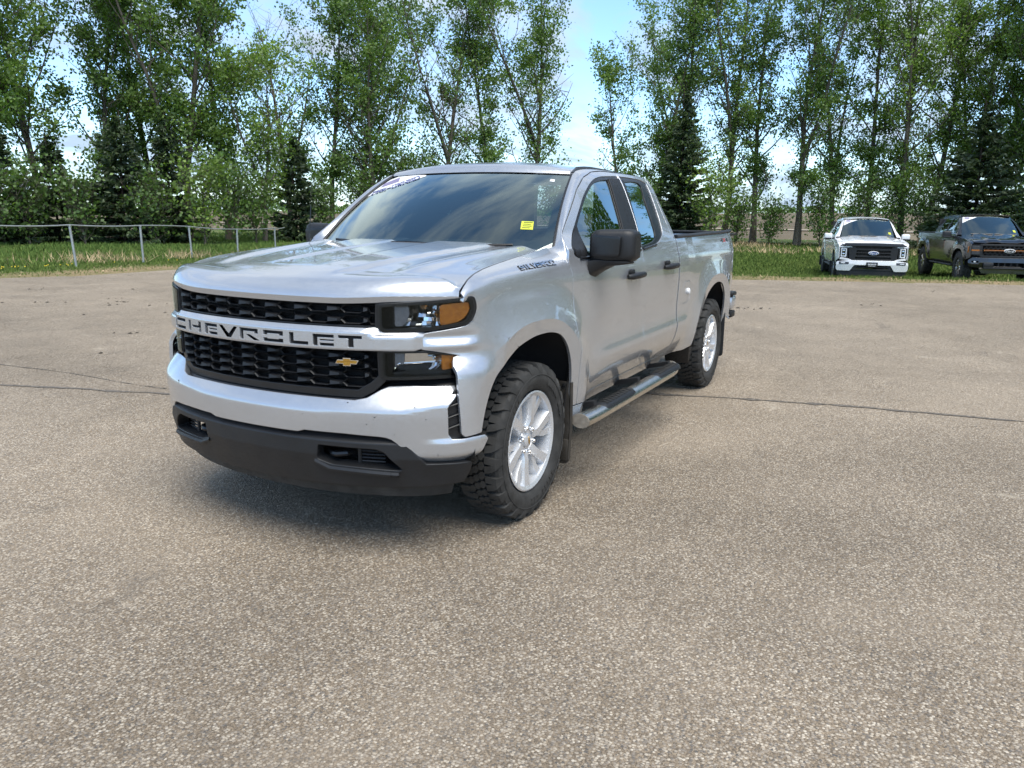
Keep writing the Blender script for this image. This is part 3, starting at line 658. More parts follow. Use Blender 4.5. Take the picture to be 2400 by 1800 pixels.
    bs = panel('bed_side', side_surf(s, 'outer'), bo, M['silver'], truck, holes=[fuel] if s > 0 else [], ra=.020, rb=.012, hint=H, eps=.005, rnd=.0015)
    lipr = [(CON_R[0][0], CON_R[0][1])] + CON_R[1:] + [(-4.36, .612), (-4.19, .600)] + ARCH_R[::-1] + [(-3.15, .515), (-3.078, .4845)]
    panel('arch_lip', side_surf(s, 'lip'), lipr, M['silver'], bs, ra=.018, rb=.012, hint=H, eps=.005, rnd=.002)
    if s > 0:
        fdn = panel('fuel_door', side, shrink(fuel, .006), M['silver'], bs, ra=.04, rb=.03, hint=H)
        MB().lathe([(.0, .010), (.020, .008), (.026, .0), (.026, -.01)], 16, 'Y', (-2.80, float(side_y(-2.8, .98)) + .008, .98)).done('fuel_cap_knob', M['white'], fdn, smooth=True)
    V = [(x, s * (float(side_y(x, z)) - .012), z + .012) for x, z in ((-2.53, 1.412), (-3.0, 1.414), (-3.6, 1.419), (-4.2, 1.424), (-4.62, 1.427), (-4.75, 1.418))]
    MB().tube(V, .030, 8, flat=.5).done('bed_rail_cap', M['plastic'], truck, smooth=True)
    MB().box((-3.65, s * .80, 1.14), (2.24, .03, .50)).done('bed_inner_wall', M['plastic'], truck)
    MB().box((-3.65, s * .87, 1.404), (2.24, .14, .02)).done('bed_rail_floor', M['plastic'], truck)
    # tail lamp
    panel('tail_lamp', side, rc([(-4.70, 1.33), (-4.80, 1.345), (-4.812, 1.04), (-4.75, 1.04)], .015, 2), M['red'], truck, ra=.03, rb=.03, hint=H, off=.006, depth=.02)
    # ---- dark shells just behind the sheet metal, wheel housings
    sh = [(-.47, .46), (-.47, 1.30), (-1.7, 1.30), (-2.49, 1.30), (-2.49, 1.84), (-2.5, 1.85), (-2.5, .46)]
    panel('inner_shell', inner_surf(s, .03), [(-.40, .47), (-.46, 1.0), (-.49, 1.28), (-2.515, 1.28), (-2.49, .47)], M['matte'], truck, ra=.1, rb=.04, hint=H, rim=False)
    for cx, x0, x1, zt in ((.05, -.43, .56, .995), (-3.69, -4.17, -3.20, 1.0)):
        rows = []
        for y in (.985, .93, .62):
            rows.append([(cx + .555 * math.copysign(abs(math.cos(t)) ** .8, math.cos(t)), s * y, .42 + .60 * abs(math.sin(t)) ** .8) for t in np.linspace(-.12, math.pi + .12, 22)])
        rows.append([(cx, s * .60, .60)] * 22)
        grid('wheel_housing', rows, M['matte'], truck)
    # ---- A-pillar and roof rail
    seam = [p for p in SEAM[6:]] + [(-2.2, 1.873), (-2.47, 1.862)]
    N_ = 40; q = np.array(seam); L = np.r_[0, np.cumsum(np.hypot(*np.diff(q, axis=0).T))]; L /= L[-1]
    tt = np.linspace(0, 1, N_); sx = np.interp(tt, L, q[:, 0]); sz = np.interp(tt, L, q[:, 1])
    z1_ = float(CUT_Z(-.489)) - .10; rows = []
    for dx_ in (.010, 0.0):
        rows.append([tuple(float(v[0]) for v in fender_surf(s)(np.array([-.489 + dx_]), np.array([z1_ - .02 + (.16 - .001) * w]))) for w in np.linspace(0, 1, 7)])
        rows[-1] = [(a_, b_ - s * .004, c_ - .004) for a_, b_, c_ in rows[-1]]
    for k in range(N_):
        x, z = sx[k], sz[k] + .006; x += .006 * (1 if x > -1.2 else 0)
        P0 = np.array([x, float(side_y(x, z)), z])
        # inner edge: along the glass, then along the roof
        f = np.clip((sx[k] + .49) / (-1.16 + .49), 0, 1)
        if f < 1:
            t = f * .985 + .015; u = 1.006; yy = u * (.845 - .155 * t); w = shield(yy, t); P1 = np.array([float(w[0]) + .004, yy, float(w[2]) + .010])
        else:
            x1 = min(-1.085, sx[k]) ; x1 = sx[k] + .085 * max(0, 1 - (-1.16 - sx[k]) / .3); P1 = np.array([x1, .655, float(roof_z(x1, .655)) + .0])
        out = np.array([0, .6, .8]); row = []
        for w in np.linspace(0, 1, 7):
            p = P0 * (1 - w) + P1 * w; b = 4 * w * (1 - w); p = p + out * b * .016 * (1.0 if f < 1 else .45); row.append((p[0], s * p[1], p[2]))
        rows.append(row)
    grid('roof_rail' , rows, M['silver'], truck, hint=(0, s, .5))
    V = [(x, s * .672, float(roof_z(x, .672)) + .004) for x in np.linspace(-1.10, -2.40, 14)]; V[0] = (-1.085, s * .690, 1.832)
    MB().tube(V, .014, 6).done('roof_ditch_moulding', M['satin'], truck, smooth=True)
    MB().tube([tuple(np.array([float(w[0]) + .004, s * u * (.845 - .155 * t), float(w[2]) + .004])) for u, t in [(1.0, tq) for tq in np.linspace(.03, .99, 16)] for w in [shield(u * (.845 - .155 * t), t)]], .009, 6).done('pillar_moulding', M['satin'], truck, smooth=True)

# ---- roof, hood, glass
roof = panel('roof', lambda x, y: (x, y, roof_z(x, y)), [(-1.055, 0), (-1.06, .3), (-1.088, .55), (-1.105, .662)] + [(-1.3, .664), (-2.2, .664), (-2.44, .64)] + [(-2.46, .4), (-2.465, 0), (-2.46, -.4), (-2.44, -.64), (-2.2, -.664), (-1.3, -.664), (-1.105, -.662), (-1.088, -.55), (-1.06, -.3)], M['silver'], truck, ra=.05, rb=.04, hint=(0, 0, 1), rnd=.006)
# roof front header, rolls down to the glass
rows = []
for y in np.linspace(-.68, .68, 41):
    w = shield(y, 1.0); a = np.array([float(w[0]) + .006, y, float(w[2]) + .004]); xb = -1.055 - .05 * (abs(y) / .662) ** 2.2; b = np.array([xb - .01, y * (.662 / .68), float(roof_z(xb - .01, y * .972))])
    m_ = (a + b) / 2 + np.array([.012, 0, .016]); rows.append([tuple(a * (1 - t) ** 2 + 2 * m_ * t * (1 - t) + b * t * t) for t in np.linspace(0, 1, 8)])
grid('roof_header', rows, M['silver'], truck, hint=(1, 0, 1))
def hood_surf(y, sd):
    y = np.asarray(y, float); sd = np.asarray(sd, float); sp_ = np.maximum(sd, 0); x = front_x(y) - sp_
    z = hood_z(x, y); a = np.abs(y); 
    dn = np.maximum(-sd, 0)
    return x - .30 * dn, y, z - dn
cutl = [(float(CUT_Y(x)) - .003, float(front_x(CUT_Y(x))) - x) for x in (.60, .57, .52, .45, .35, .2, 0, -.2, -.33)]
hl = [(.9075, .0005)] + cutl + [(.800, float(front_x(.80)) + .365), (.74, float(front_x(.74)) + .372), (.60, float(front_x(.60)) + .385), (.52, float(front_x(.52)) + .43), (.40, float(front_x(.4)) + .475), (.2, float(front_x(.2)) + .485)]
hood_out = hl + [(-a, b) for a, b in hl[::-1]]
hood = panel('hood', hood_surf, hood_out, M['silver'], truck, ra=.020, rb=.018, hint=(0, 0, 1), rnd=.0015, eps=.003)
panel('hood_lip', hood_surf, [(0, -.0012), (.4, -.0012), (.907, -.0012), (.907, -.024), (.4, -.026), (0, -.026), (-.4, -.026), (-.907, -.024), (-.907, -.0012), (-.4, -.0012)], M['silver'], hood, ra=.04, rb=.01, hint=(1, 0, 0), rnd=.0015, eps=.0008, depth=.03)
grid('engine_bay', [[(x, y, z - .10) for y in (-.80, -.4, 0, .4, .80)] for x, z in ((.60, 1.26), (.3, 1.34), (-.1, 1.36), (-.45, 1.38))], M['matte'], truck)
grid('cowl', [[(x, y, z) for y in np.linspace(-.80, .80, 9)] for x, z in ((-.26, 1.372), (-.50, 1.368))], M['plastic'], truck)
wsurf = lambda u, t: tuple(shield(u * (.845 - .155 * t), t))
def wpt(u, t, off=0.0):
    e = 1e-3; a = np.array([float(v) for v in wsurf(u, t)]); du = np.array([float(v) for v in wsurf(u + e, t)]) - a; dt = np.array([float(v) for v in wsurf(u, t + e)]) - a; n_ = np.cross(du, dt); n_ /= np.linalg.norm(n_)
    if n_[0] < 0: n_ = -n_
    return a + n_ * off
wo = rc([(-1, .0), (1, .0), (1, 1.0), (-1, 1.0)], .03, 3)
ws = panel('windshield', wsurf, wo, M['glass'], truck, ra=.05, rb=.05, hint=(1, 0, .5), rim=False)
wi = rc([(-.935, .13), (-.5, .085), (.5, .085), (.935, .13), (.945, .90), (.4, .93), (-.4, .93), (-.945, .90)], [.09, .2, .2, .09, .06, .2, .2, .06], 4)
panel('glass_border', wsurf, wo, M['satin'], ws, holes=[wi], ra=.05, rb=.05, hint=(1, 0, .5), off=-.006, rim=False)
panel('mirror_mount', wsurf, rc([(-.085, .945), (.085, .945), (.050, .735), (.02, .715), (-.035, .715), (-.055, .74)], .02, 3), M['mountgrey'], ws, ra=.02, rb=.03, hint=(1, 0, .5), off=-.008, depth=.012)
# sale sticker in the upper corner of the passenger side, an inspection slip low on the driver side
stick = panel('sale_sticker', wsurf, [(-.985, .645), (-.93, .672), (-.867, .727), (-.719, .806), (-.584, .888), (-.475, .958), (-.50, .982), (-.553, .988), (-.735, .990), (-.90, .988), (-.962, .935), (-.975, .84), (-.985, .74)], M['white'], ws, ra=.03, rb=.03, hint=(1, 0, .5), off=.0015, rim=False)
panel('sticker_block', wsurf, [(-.940, .790), (-.968, .865), (-.843, .970), (-.772, .882)], M['mauve'], stick, ra=.03, rb=.03, hint=(1, 0, .5), off=.003, rim=False)
mb = MB(); txt = 'PRE-OWNED'
for i, ch in enumerate(txt):
    for qd in strokes(GLYPH[ch] + SERIF.get(ch, []), .22):
        P_ = []
        for gx, gy in qd:
            q = (i + .12 + .72 * gx) / len(txt); v = .06 + .86 * gy
            B_ = np.array([-.945, .668]) * (1 - q) + np.array([-.515, .925]) * q; B_[1] -= .022 * 4 * q * (1 - q) - .0
            T_ = np.array([-.968, .722]) * (1 - q) + np.array([-.575, .977]) * q; T_[1] -= .022 * 4 * q * (1 - q)
            u_, t_ = B_ * (1 - v) + T_ * v; P_.append(tuple(wpt(u_, t_, .0035)))
        mb.add(P_, [(0, 1, 2, 3)])
mb.done('sticker_text', M['navy'], stick, fix=False)
slip = [(.762, .232), (.846, .230), (.836, .322), (.752, .324)]
sl = panel('yellow_slip', wsurf, slip, M['yellow'], ws, ra=.03, rb=.03, hint=(1, 0, .5), off=.0015, rim=False)
mb = MB()
for k in range(4):
    mb.add([tuple(wpt(u, t, .003)) for u, t in ((.770, .246 + .02 * k), (.822 + .01 * (k % 2), .245 + .02 * k), (.822 + .01 * (k % 2), .251 + .02 * k), (.770, .252 + .02 * k))], [(0, 1, 2, 3)])
mb.done('slip_print', M['flapdirt'], sl, fix=False)
panel('toll_tag', wsurf, [(.835, .872), (.878, .866), (.872, .905), (.836, .908)], M['white'], ws, ra=.03, rb=.03, hint=(1, 0, .5), off=.0015, rim=False)
for ys in (.30, -.32):
    MB().tube([tuple(wpt((ys + d) / .84, .03 + .05 * abs(d), .016)) for d in (-.33, -.2, 0, .2, .33)], .008, 6).done('wiper', M['satin'], truck, smooth=True)

# ---- cabin
cab = MB()
cab.box((-1.5, 0, .62), (2.0, 1.70, .06)).box((-2.47, 0, 1.10), (.04, 1.72, .70))
cab.done('cabin_floor', M['trimcloth'], truck)
rows = [[(x, y, z) for y in np.linspace(-.80, .80, 7)] for x, z in ((-.36, 1.36), (-.55, 1.392), (-.78, 1.375), (-.90, 1.28), (-.86, 1.0), (-.80, .7))]
grid('dashboard', rows, M['trimcloth'], truck, hint=(0, 0, 1))
for y in (.40, -.40):
    seat = MB().box((-1.55, y, .98), (.14, .50, .62), Matrix.Rotation(-.22, 3, 'Y')).box((-1.30, y, .76), (.52, .52, .16)).done('seat', M['trimcloth'], truck, bevel=.04, seg=2)
    MB().box((-1.66, y, 1.43), (.09, .25, .19), Matrix.Rotation(-.2, 3, 'Y')).done('headrest', M['trimcloth'], seat, bevel=.035)
    MB().box((-2.36, y, 1.08), (.12, .62, .62)).done('seat', M['trimcloth'], truck, bevel=.04)
sw = MB(); ring = [(-.98 + .19 * math.sin(t) * .42, .40 + .19 * math.cos(t), 1.24 + .19 * math.sin(t) * .90) for t in np.linspace(0, 2 * math.pi, 29)]
sw.tube(ring, .016, 8, cap=False).box((-.98, .40, 1.24), (.05, .14, .10)).box((-.98, .40, 1.24), (.02, .36, .03))
sw.done('steering_wheel', M['trimcloth'], truck, smooth=True)
for y in (.47, -.47): MB().box((-2.485, y, 1.62), (.02, .40, .42)).done('rear_window', M['privacy'], truck)
bk = [(-.70, 1.36), (.70, 1.36), (.62, 1.85), (-.62, 1.85)]
panel('cab_back', lambda y, z: (-2.50 + 0 * y, y, z), [(-.95, .55), (.95, .55), (.95, 1.38), (.84, 1.62), (.70, 1.84), (.45, 1.875), (-.45, 1.875), (-.70, 1.84), (-.84, 1.62), (-.95, 1.38)], M['silver'], truck, holes=[rc([(-.68, 1.42), (.68, 1.42), (.60, 1.82), (-.60, 1.82)], .05)], ra=.08, rb=.08, hint=(-1, 0, 0))

# ---- box floor, tailgate, rear bumper, frame
MB().box((-3.68, 0, .88), (2.26, 1.60, .05)).done('bed_floor', M['plastic'], truck)
MB().box((-2.545, 0, 1.13), (.03, 1.62, .52)).done('bed_front_wall', M['plastic'], truck, bevel=.01)
tg = MB().box((-4.82, 0, 1.10), (.05, 1.58, .62)).done('tailgate', M['silver'], truck, bevel=.015)
MB().box((-4.80, 0, 1.42), (.09, 1.60, .025)).done('tailgate_cap', M['plastic'], tg, bevel=.01)
rb_ = MB().box((-4.92, 0, .66), (.16, 1.70, .18)).done('rear_bumper', M['chrome'], truck, bevel=.04, seg=3)
for s in (1, -1):
    MB().box((-4.88, s * .88, .69), (.20, .12, .14)).done('bumper_corner', M['silver'], rb_, bevel=.03)
    MB().box((-4.86, s * .88, .785), (.18, .13, .045)).done('bumper_step_pad', M['plastic'], rb_, bevel=.015); MB().box((-4.87, s * .90, .57), (.16, .08, .07)).done('bumper_foot', M['plastic'], rb_, bevel=.015)
fr = MB()
for s in (1, -1): fr.box((-2.0, s * .42, .52), (5.4, .09, .16))
for x in (.55, -.9, -2.4, -3.2, -4.6): fr.box((x, 0, .52), (.10, .84, .12))
fr.tube([(-3.745, -.80, .415), (-3.745, 0, .415), (-3.745, .80, .415)], .055, 10).tube([(-3.745, 0, .415), (-1.2, .05, .50), (-.5, .1, .55)], .04, 8).box((-3.745, 0, .415), (.30, .34, .30)).box((0, 0, .44), (.30, .9, .12)).box((-1.2, 0, .48), (1.0, .5, .10)).tube([(-1.2, -.5, .45), (-3.0, -.55, .46), (-3.3, -.6, .62), (-4.1, -.62, .60), (-4.75, -.75, .50)], .04, 8)
fr.box((.3, 0, .85), (.5, 1.0, .5)).box((-.9, 0, .50), (1.5, 1.6, .03)).box((-.3, 0, .40), (.9, .6, .03))
fr.done('chassis', M['matte'], truck)
# ------------------------------------------------------------------ front end of the silver pickup
def FS(off): return lambda y, z: (front_x(y) + off, y, z)
def sym(pts): return pts + [(-a, b) for a, b in pts[::-1] if abs(a) > 1e-6]
FWD = (1, 0, .15)
# bar with the cut-through name
def bar_surf(y, z):
    y = np.asarray(y, float); z = np.asarray(z, float); a = np.abs(y); zc = 1.071 - .023 * sstep(.588, .630, a)
    return front_x(y) + .030 - 1.25 * np.maximum(z - zc, 0) - .9 * np.maximum(.996 - z, 0) - 1.0 * np.maximum(a - .772, 0), y, z
Z0, Z1, K = 1.0030, 1.0565, .0165
def bx_(y0, y1, z0, z1): return [(y0, z0), (y1, z0), (y1, z1), (y0, z1)]
LET = []
c0, c1 = -.622, -.500; LET.append([(c0, Z0), (c1, Z0), (c1, Z0 + .0165), (c0 + .02, Z0 + .0165), (c0 + .02, Z1 - .0165), (c1, Z1 - .0165), (c1, Z1), (c0, Z1)])
h0, h1 = -.468, -.352; LET.append(bx_(h0, h0 + .024, Z0, Z1)); LET.append([(h1 - .024, Z0), (h1, Z0), (h1, Z1), (h1 - .024, Z1), (h1 - .024, Z0 + .033), (h0 + .034, Z0 + .033), (h0 + .034, Z0 + .020), (h1 - .024, Z0 + .020)])
def comb(e0, e1): return [(e0, Z0), (e0 + .025, Z0), (e0 + .025, Z1 - .0155), (e1, Z1 - .0155), (e1, Z1), (e0, Z1)]
def arms(e0, e1): return [bx_(e0 + .034, e1, Z0 + .001, Z0 + .0155), bx_(e0 + .034, e1, Z0 + .024, Z0 + .032)]
LET.append(comb(-.320, -.222)); LET += arms(-.320, -.222)
LET.append([(-.205, Z1), (-.152, Z0), (-.124, Z0), (-.078, Z1), (-.101, Z1), (-.138, Z0 + .018), (-.180, Z1)])
r0, r1 = -.064, .052; LET.append([(r0, Z0), (r0 + .025, Z0), (r0 + .025, Z1 - .0155), (r1 - .025, Z1 - .0155), (r1 - .025, Z0 + .030), (r1, Z0 + .030), (r1, Z1), (r0, Z1)]); LET.append([(r0 + .040, Z0 + .025), (r1 - .025, Z0), (r1 + .010, Z0), (r0 + .066, Z0 + .025)])
o0, o1 = .083, .198; LET.append([(o0, Z0 + .031), (o0 + .025, Z0 + .031), (o0 + .025, Z1 - .0155), (o1 - .025, Z1 - .0155), (o1 - .025, Z0 + .031), (o1, Z0 + .031), (o1, Z1), (o0, Z1)]); LET.append([(o0, Z0), (o1, Z0), (o1, Z0 + .019), (o1 - .025, Z0 + .019), (o1 - .025, Z0 + .0155), (o0 + .025, Z0 + .0155), (o0 + .025, Z0 + .019), (o0, Z0 + .019)])
l0, l1 = .230, .330; LET.append([(l0, Z0), (l1, Z0), (l1, Z0 + .0165), (l0 + .025, Z0 + .0165), (l0 + .025, Z1), (l0, Z1)])
LET.append(comb(.352, .455)); LET += arms(.352, .455)
t0, t1 = .474, .580; tm = (t0 + t1) / 2 + .004; LET.append([(tm - .013, Z0), (tm + .013, Z0), (tm + .013, Z1 - .0155), (t1, Z1 - .0155), (t1, Z1), (t0, Z1), (t0, Z1 - .0155), (tm - .013, Z1 - .0155)])
bar_out = [(.0, .987), (.39, .989), (.61, .991), (.775, .990), (.796, .999), (.796, 1.062), (.792, 1.069), (.655, 1.069), (.640, 1.074), (.618, 1.088), (.39, 1.089)]
bar = panel('grille_bar_with_name', bar_surf, [(0, 1.0895)] + [(-a, b) for a, b in bar_out[1:][::-1]] + bar_out[:1] + bar_out[1:], M['silver'], truck, holes=LET, ra=.03, rb=.008, hint=FWD, eps=.0015, depth=.012, rnd=.0012)
panel('letter_backing', FS(.018), sym([(.0, .997), (.70, .999), (.70, 1.06), (.0, 1.064)])[:], M['matte'], bar, ra=.06, rb=.04, hint=FWD, rim=False)

# grille: dark backing, frame and the separate links
grille = thing('grille', '', ''); del grille['label']; del grille['category']; grille.parent = truck
panel('grille_backing', FS(-.075), sym([(.0, .77), (.52, .77), (.645, .86), (.645, 1.22), (.0, 1.22)]), M['matte'], grille, ra=.05, rb=.05, hint=FWD, rim=False)
panel('grille_frame', FS(-.012), sym([(.0, 1.198), (.640, 1.205), (.640, 1.08), (.0, 1.08)]), M['satin'], grille, holes=[sym([(.0, 1.192), (.615, 1.195), (.612, 1.093), (.0, 1.091)])], ra=.05, rb=.02, hint=FWD, depth=.06)
panel('grille_frame', FS(-.012), sym([(.0, 1.0), (.642, 1.0), (.648, .850), (.60, .802), (.545, .770), (.0, .772)]), M['satin'], grille, holes=[sym([(.0, .985), (.618, .985), (.622, .872), (.59, .84), (.53, .802), (.0, .800)])], ra=.05, rb=.02, hint=FWD, depth=.06)
def link_mesh():
    b = MB()   # local: u across (+y of truck), w up, v forward
    # tapering solid link whose upper face leans to the sky
    P = lambda u, w, v: (v, u, w)
    b.add([P(-.003, -.013, .0), P(.058, -.008, .0), P(.058, .008, -.004), P(-.003, .013, -.006), P(.004, -.009, .016), P(.050, -.004, .014), P(.050, .004, .012), P(.004, .009, .012),
           P(-.003, -.013, -.03), P(.058, -.008, -.03), P(.058, .008, -.03), P(-.003, .013, -.03)],
          [(4, 5, 6, 7), (0, 1, 5, 4), (1, 2, 6, 5), (2, 3, 7, 6), (3, 0, 4, 7), (8, 9, 1, 0), (9, 10, 2, 1), (10, 11, 3, 2), (11, 8, 0, 3)])
    # hexagonal loop round the slot
    o = [(.056, 0), (.078, .0185), (.150, .0185), (.166, .012), (.166, -.012), (.150, -.0185), (.078, -.0185)]; i_ = [(.063, 0), (.081, .0148), (.148, .0148), (.162, .010), (.162, -.010), (.148, -.0148), (.081, -.0148)]; k = len(o)
    b.add([P(u, w, -.004) for u, w in o] + [P(u, w, -.009) for u, w in i_] + [P(u, w, -.036) for u, w in o] + [P(u, w, -.040) for u, w in i_],
          [(j, (j + 1) % k, k + (j + 1) % k, k + j) for j in range(k)] + [(j, 2 * k + j, 2 * k + (j + 1) % k, (j + 1) % k) for j in range(k)] + [(k + j, k + (j + 1) % k, 3 * k + (j + 1) % k, 3 * k + j) for j in range(k)])
    return b
proto = link_mesh().done('grille_link', M['plastic'], grille)
first = True
for zrow, lim, sh in [(1.167, .600, 0), (1.119, .600, 0)] + [(.958, .60, .5), (.9165, .60, .5), (.875, .60, .5), (.8335, .565, .5)]:
    for kx in range(-5, 5):
        u0 = (kx + (.40 if not sh else .40)) * .165
        if u0 < -lim - .04 or u0 > lim - .03: continue
        full = u0 + .166 < lim + .03
        o = proto if first else proto.copy()
        if not first: link(o, grille)
        first = False
        uc = u0 + .08; sl = (float(front_x(uc + .08)) - float(front_x(uc - .08))) / .16; x0 = float(front_x(u0)) - .018
        o.location = (x0, u0, zrow); o.rotation_euler = (0, 0, -math.atan(sl)); o.scale = (1, 1.0 if full else .36, 1.0)
# bow-tie badge on the grille
def bow(k, off, b):
    pts = [(-.052, .004), (-.044, .0125), (-.0175, .0125), (-.0175, .0185), (.0175, .0185), (.0175, .0125), (.044, .0125), (.052, .004)]
    pts = [(-.053, -.0085), (-.043, .0095), (-.0175, .0095), (-.0175, .0180), (.0175, .0180), (.0175, .0095), (.053, .0095), (.043, -.0085), (.0175, -.0085), (.0175, -.0180), (-.0175, -.0180), (-.0175, -.0085)]
    if k < 1: pts = shrink(pts, .0028)
    return pts
def bpos(off): return lambda u, w: (float(front_x(.505 + u)) + off, .505 + u, .936 + w)
bd = MB().prism(bow(1, 0, 0), bpos(.022), bpos(-.01)).done('bow_tie_badge', M['chrome'], truck)
MB().prism(bow(.9, 0, 0), bpos(.024), bpos(.015)).done('badge_fill', M['gold'], bd)

# lamps
for s in (1, -1):
    def mir(p): return [(s * a, b) for a, b in p]
    up_out = rc([(.634, 1.192), (.801, 1.205), (.908, 1.216), (.951, 1.222), (.957, 1.18), (.954, 1.146), (.944, 1.112), (.930, 1.096), (.884, 1.090), (.795, 1.074), (.649, 1.072), (.632, 1.088)], [.006, .05, .05, .012, .02, .02, .02, .02, .03, .03, .012, .012], 3)
    up = panel('headlamp', FS(-.085), mir(shrink(up_out, .004)), M['deepgrey'], truck, ra=.03, rb=.03, hint=FWD, rim=False)
    panel('lamp_surround', FS(.002), mir(up_out), M['satin'], up, holes=[mir(rc([(.645, 1.181), (.80, 1.193), (.90, 1.201), (.938, 1.205), (.943, 1.17), (.938, 1.140), (.926, 1.112), (.905, 1.104), (.84, 1.091), (.655, 1.082), (.645, 1.092)], .008, 2))], ra=.03, rb=.02, hint=FWD, depth=.09)
    panel('amber_lamp', FS(-.016), mir(rc([(.845, 1.186), (.934, 1.196), (.932, 1.165), (.921, 1.132), (.902, 1.112), (.846, 1.097)], .012, 3)), M['amber'], up, ra=.012, rb=.01, hint=FWD, depth=.05)
    rf = MB(); q_ = random.Random(4)
    for ci in range(8):
        for ri in range(5):
            y0, z0 = .692 + ci * .019, 1.0955 + ri * .0178; dep = .030 + .040 * (1 - ((ci - 3.5) / 4) ** 2) * (1 - ((ri - 2) / 3.2) ** 2); tx_, tz_ = q_.uniform(-.010, .010), q_.uniform(-.010, .010)
            rf.add([(float(front_x(y0 + a)) - dep + tx_ * (a / .0095 - 1) + tz_ * (b / .0089 - 1), s * (y0 + a), z0 + b) for a, b in ((0, 0), (.0185, 0), (.0185, .0173), (0, .0173))], [(0, 1, 2, 3)])
    rf.done('main_reflector', M['chrome'], up, fix=False, kind='stuff')
    panel('lens_strip', FS(-.020), mir(rc([(.686, 1.182), (.735, 1.184), (.738, 1.15), (.728, 1.12), (.714, 1.096), (.686, 1.096)], .006, 2)), M['chrome'] if False else simple('frosted_strip', (.30, .30, .31), .35, var=.25, scale=120), up, ra=.02, rb=.02, hint=FWD, depth=.02)
    MB().lathe([(.0, .02), (.010, .016), (.012, -.02)], 12, 'X', (float(front_x(.815)) - .045, s * .815, 1.150)).done('bulb', M['chrome'], up, smooth=True)
    rib = MB()
    for k in range(5): rib.box((float(front_x(.665)) - .028, s * .667, 1.100 + .017 * k), (.012, .040, .004))
    rib.done('housing_ribs', M['satin'], up)
    panel('lens_cover', FS(.007), mir(shrink(up_out, .004)), M['lens'], up, ra=.03, rb=.03, hint=FWD, rim=False)
    lo_out = rc([(.633, .985), (.80, .984), (.880, .972), (.912, .958), (.925, .93), (.925, .860), (.655, .858), (.637, .868)], [.004, .03, .03, .012, .01, .004, .014, .012], 3)
    lo = panel('headlamp', FS(-.085), mir(shrink(lo_out, .003)), M['deepgrey'], truck, ra=.03, rb=.03, hint=FWD, rim=False)
    panel('lamp_surround', FS(-.002), mir(lo_out), M['satin'], lo, holes=[mir(rc([(.645, .979), (.80, .979), (.90, .960), (.918, .945), (.918, .869), (.660, .868), (.646, .876)], .006, 2))], ra=.03, rb=.02, hint=FWD, depth=.09)
    panel('amber_lamp', FS(-.020), mir(rc([(.848, .973), (.911, .958), (.915, .909), (.849, .896)], .006, 2)), M['amber'], lo, ra=.012, rb=.01, hint=FWD, depth=.05)
    panel('main_reflector', lambda y, z: (front_x(y) - .02 - .060 * np.clip((np.abs(y) - .70) / .12, 0, 1) * np.clip((.85 - np.abs(y)) / .02, 0, 1) + 2.0 * np.maximum(.925 - z, 0), y, z), mir([(.695, .978), (.846, .975), (.846, .900), (.695, .898)]), M['chrome'], lo, ra=.012, rb=.010, hint=FWD, rim=False)
    panel('lens_strip', FS(-.020), mir(rc([(.685, .978), (.718, .978), (.717, .94), (.703, .898), (.685, .898)], .004, 2)), bpy.data.materials['frosted_strip'], lo, ra=.02, rb=.02, hint=FWD, depth=.02)
    MB().lathe([(.0, .03), (.010, .026), (.012, -.02)], 12, 'X', (float(front_x(.822)) - .045, s * .822, .955)).done('bulb', M['chrome'], lo, smooth=True)
    panel('lens_cover', FS(.003), mir(shrink(lo_out, .003)), M['lens'], lo, ra=.03, rb=.03, hint=FWD, rim=False)
    # dark filler behind everything at the corner
    panel('corner_filler', lambda y, z: (front_x(y) - .10, y, z), mir([(.60, .84), (.60, 1.19), (.93, 1.20), (.93, .60), (.80, .60)]), M['matte'], truck, ra=.05, rb=.06, hint=FWD, rim=False)
    # silver corner piece that turns the corner into the wheel arch
    def corner(x, z, s=s):
        x = np.asarray(x, float); z = np.asarray(z, float); y = side_y(x, z)
        w = sstep(.50, .60, x); y = y + w * (.016 * np.exp(-((z - 1.005) / .022) ** 2) - .012 * np.exp(-((z - 1.045) / .020) ** 2)) * sstep(.76, .70, x)
        return x, s * y, z
    co = [(.738, .994), (.738, 1.052), (.722, 1.062), (.62, 1.082), (.578, 1.092), (.560, 1.108), (.548, 1.106)] + [(.345, 1.0045), (.236, .952)] + [q for q in ARCH_F if q[0] > .24 and q[1] > .605][::-1] + [(.564, .604)] + [(.650, .598), (.664, .612), (.672, .75), (.672, .86), (.664, .92), (.642, .952), (.612, .962), (.70, .985)]
    panel('corner_trim', corner, co, M['silver'], truck, ra=.018, rb=.010, hint=(.5, s, 0), eps=.003, depth=.02)

# bumper
def bump_surf(sa, z):
    sa = np.asarray(sa, float); z = np.asarray(z, float); y = y_of(sa); a = np.abs(y)
    zb = .733 + .012 * sstep(.3, .6, a) + .024 * sstep(.74, .9, a)
    back = .9 * np.where(z > zb - .030, (np.maximum(z - zb + .030, 0) ** 2 / (np.maximum(z - zb + .030, 0) + .030)), 0)
    und = .16 * np.maximum(.70 - z, 0) ** 1.3 + .05 * sstep(.52, .45, z)
    # normal in plan
    e = .004; y1 = y_of(sa + e); y0 = y_of(sa - e); tx = BUMP(np.abs(y1)) - BUMP(np.abs(y0)); ty = y1 - y0; L = np.hypot(tx, ty) + 1e-9; nx, ny = ty / L, -tx / L
    d = back + und
    lip = .012 * sstep(.80, .92, a) * sstep(.60, .57, z)
    return BUMP(a) - nx * (d - lip), y - ny * (d - lip), z
def A(pts): return [(float(arc_of(a)), b) for a, b in pts]
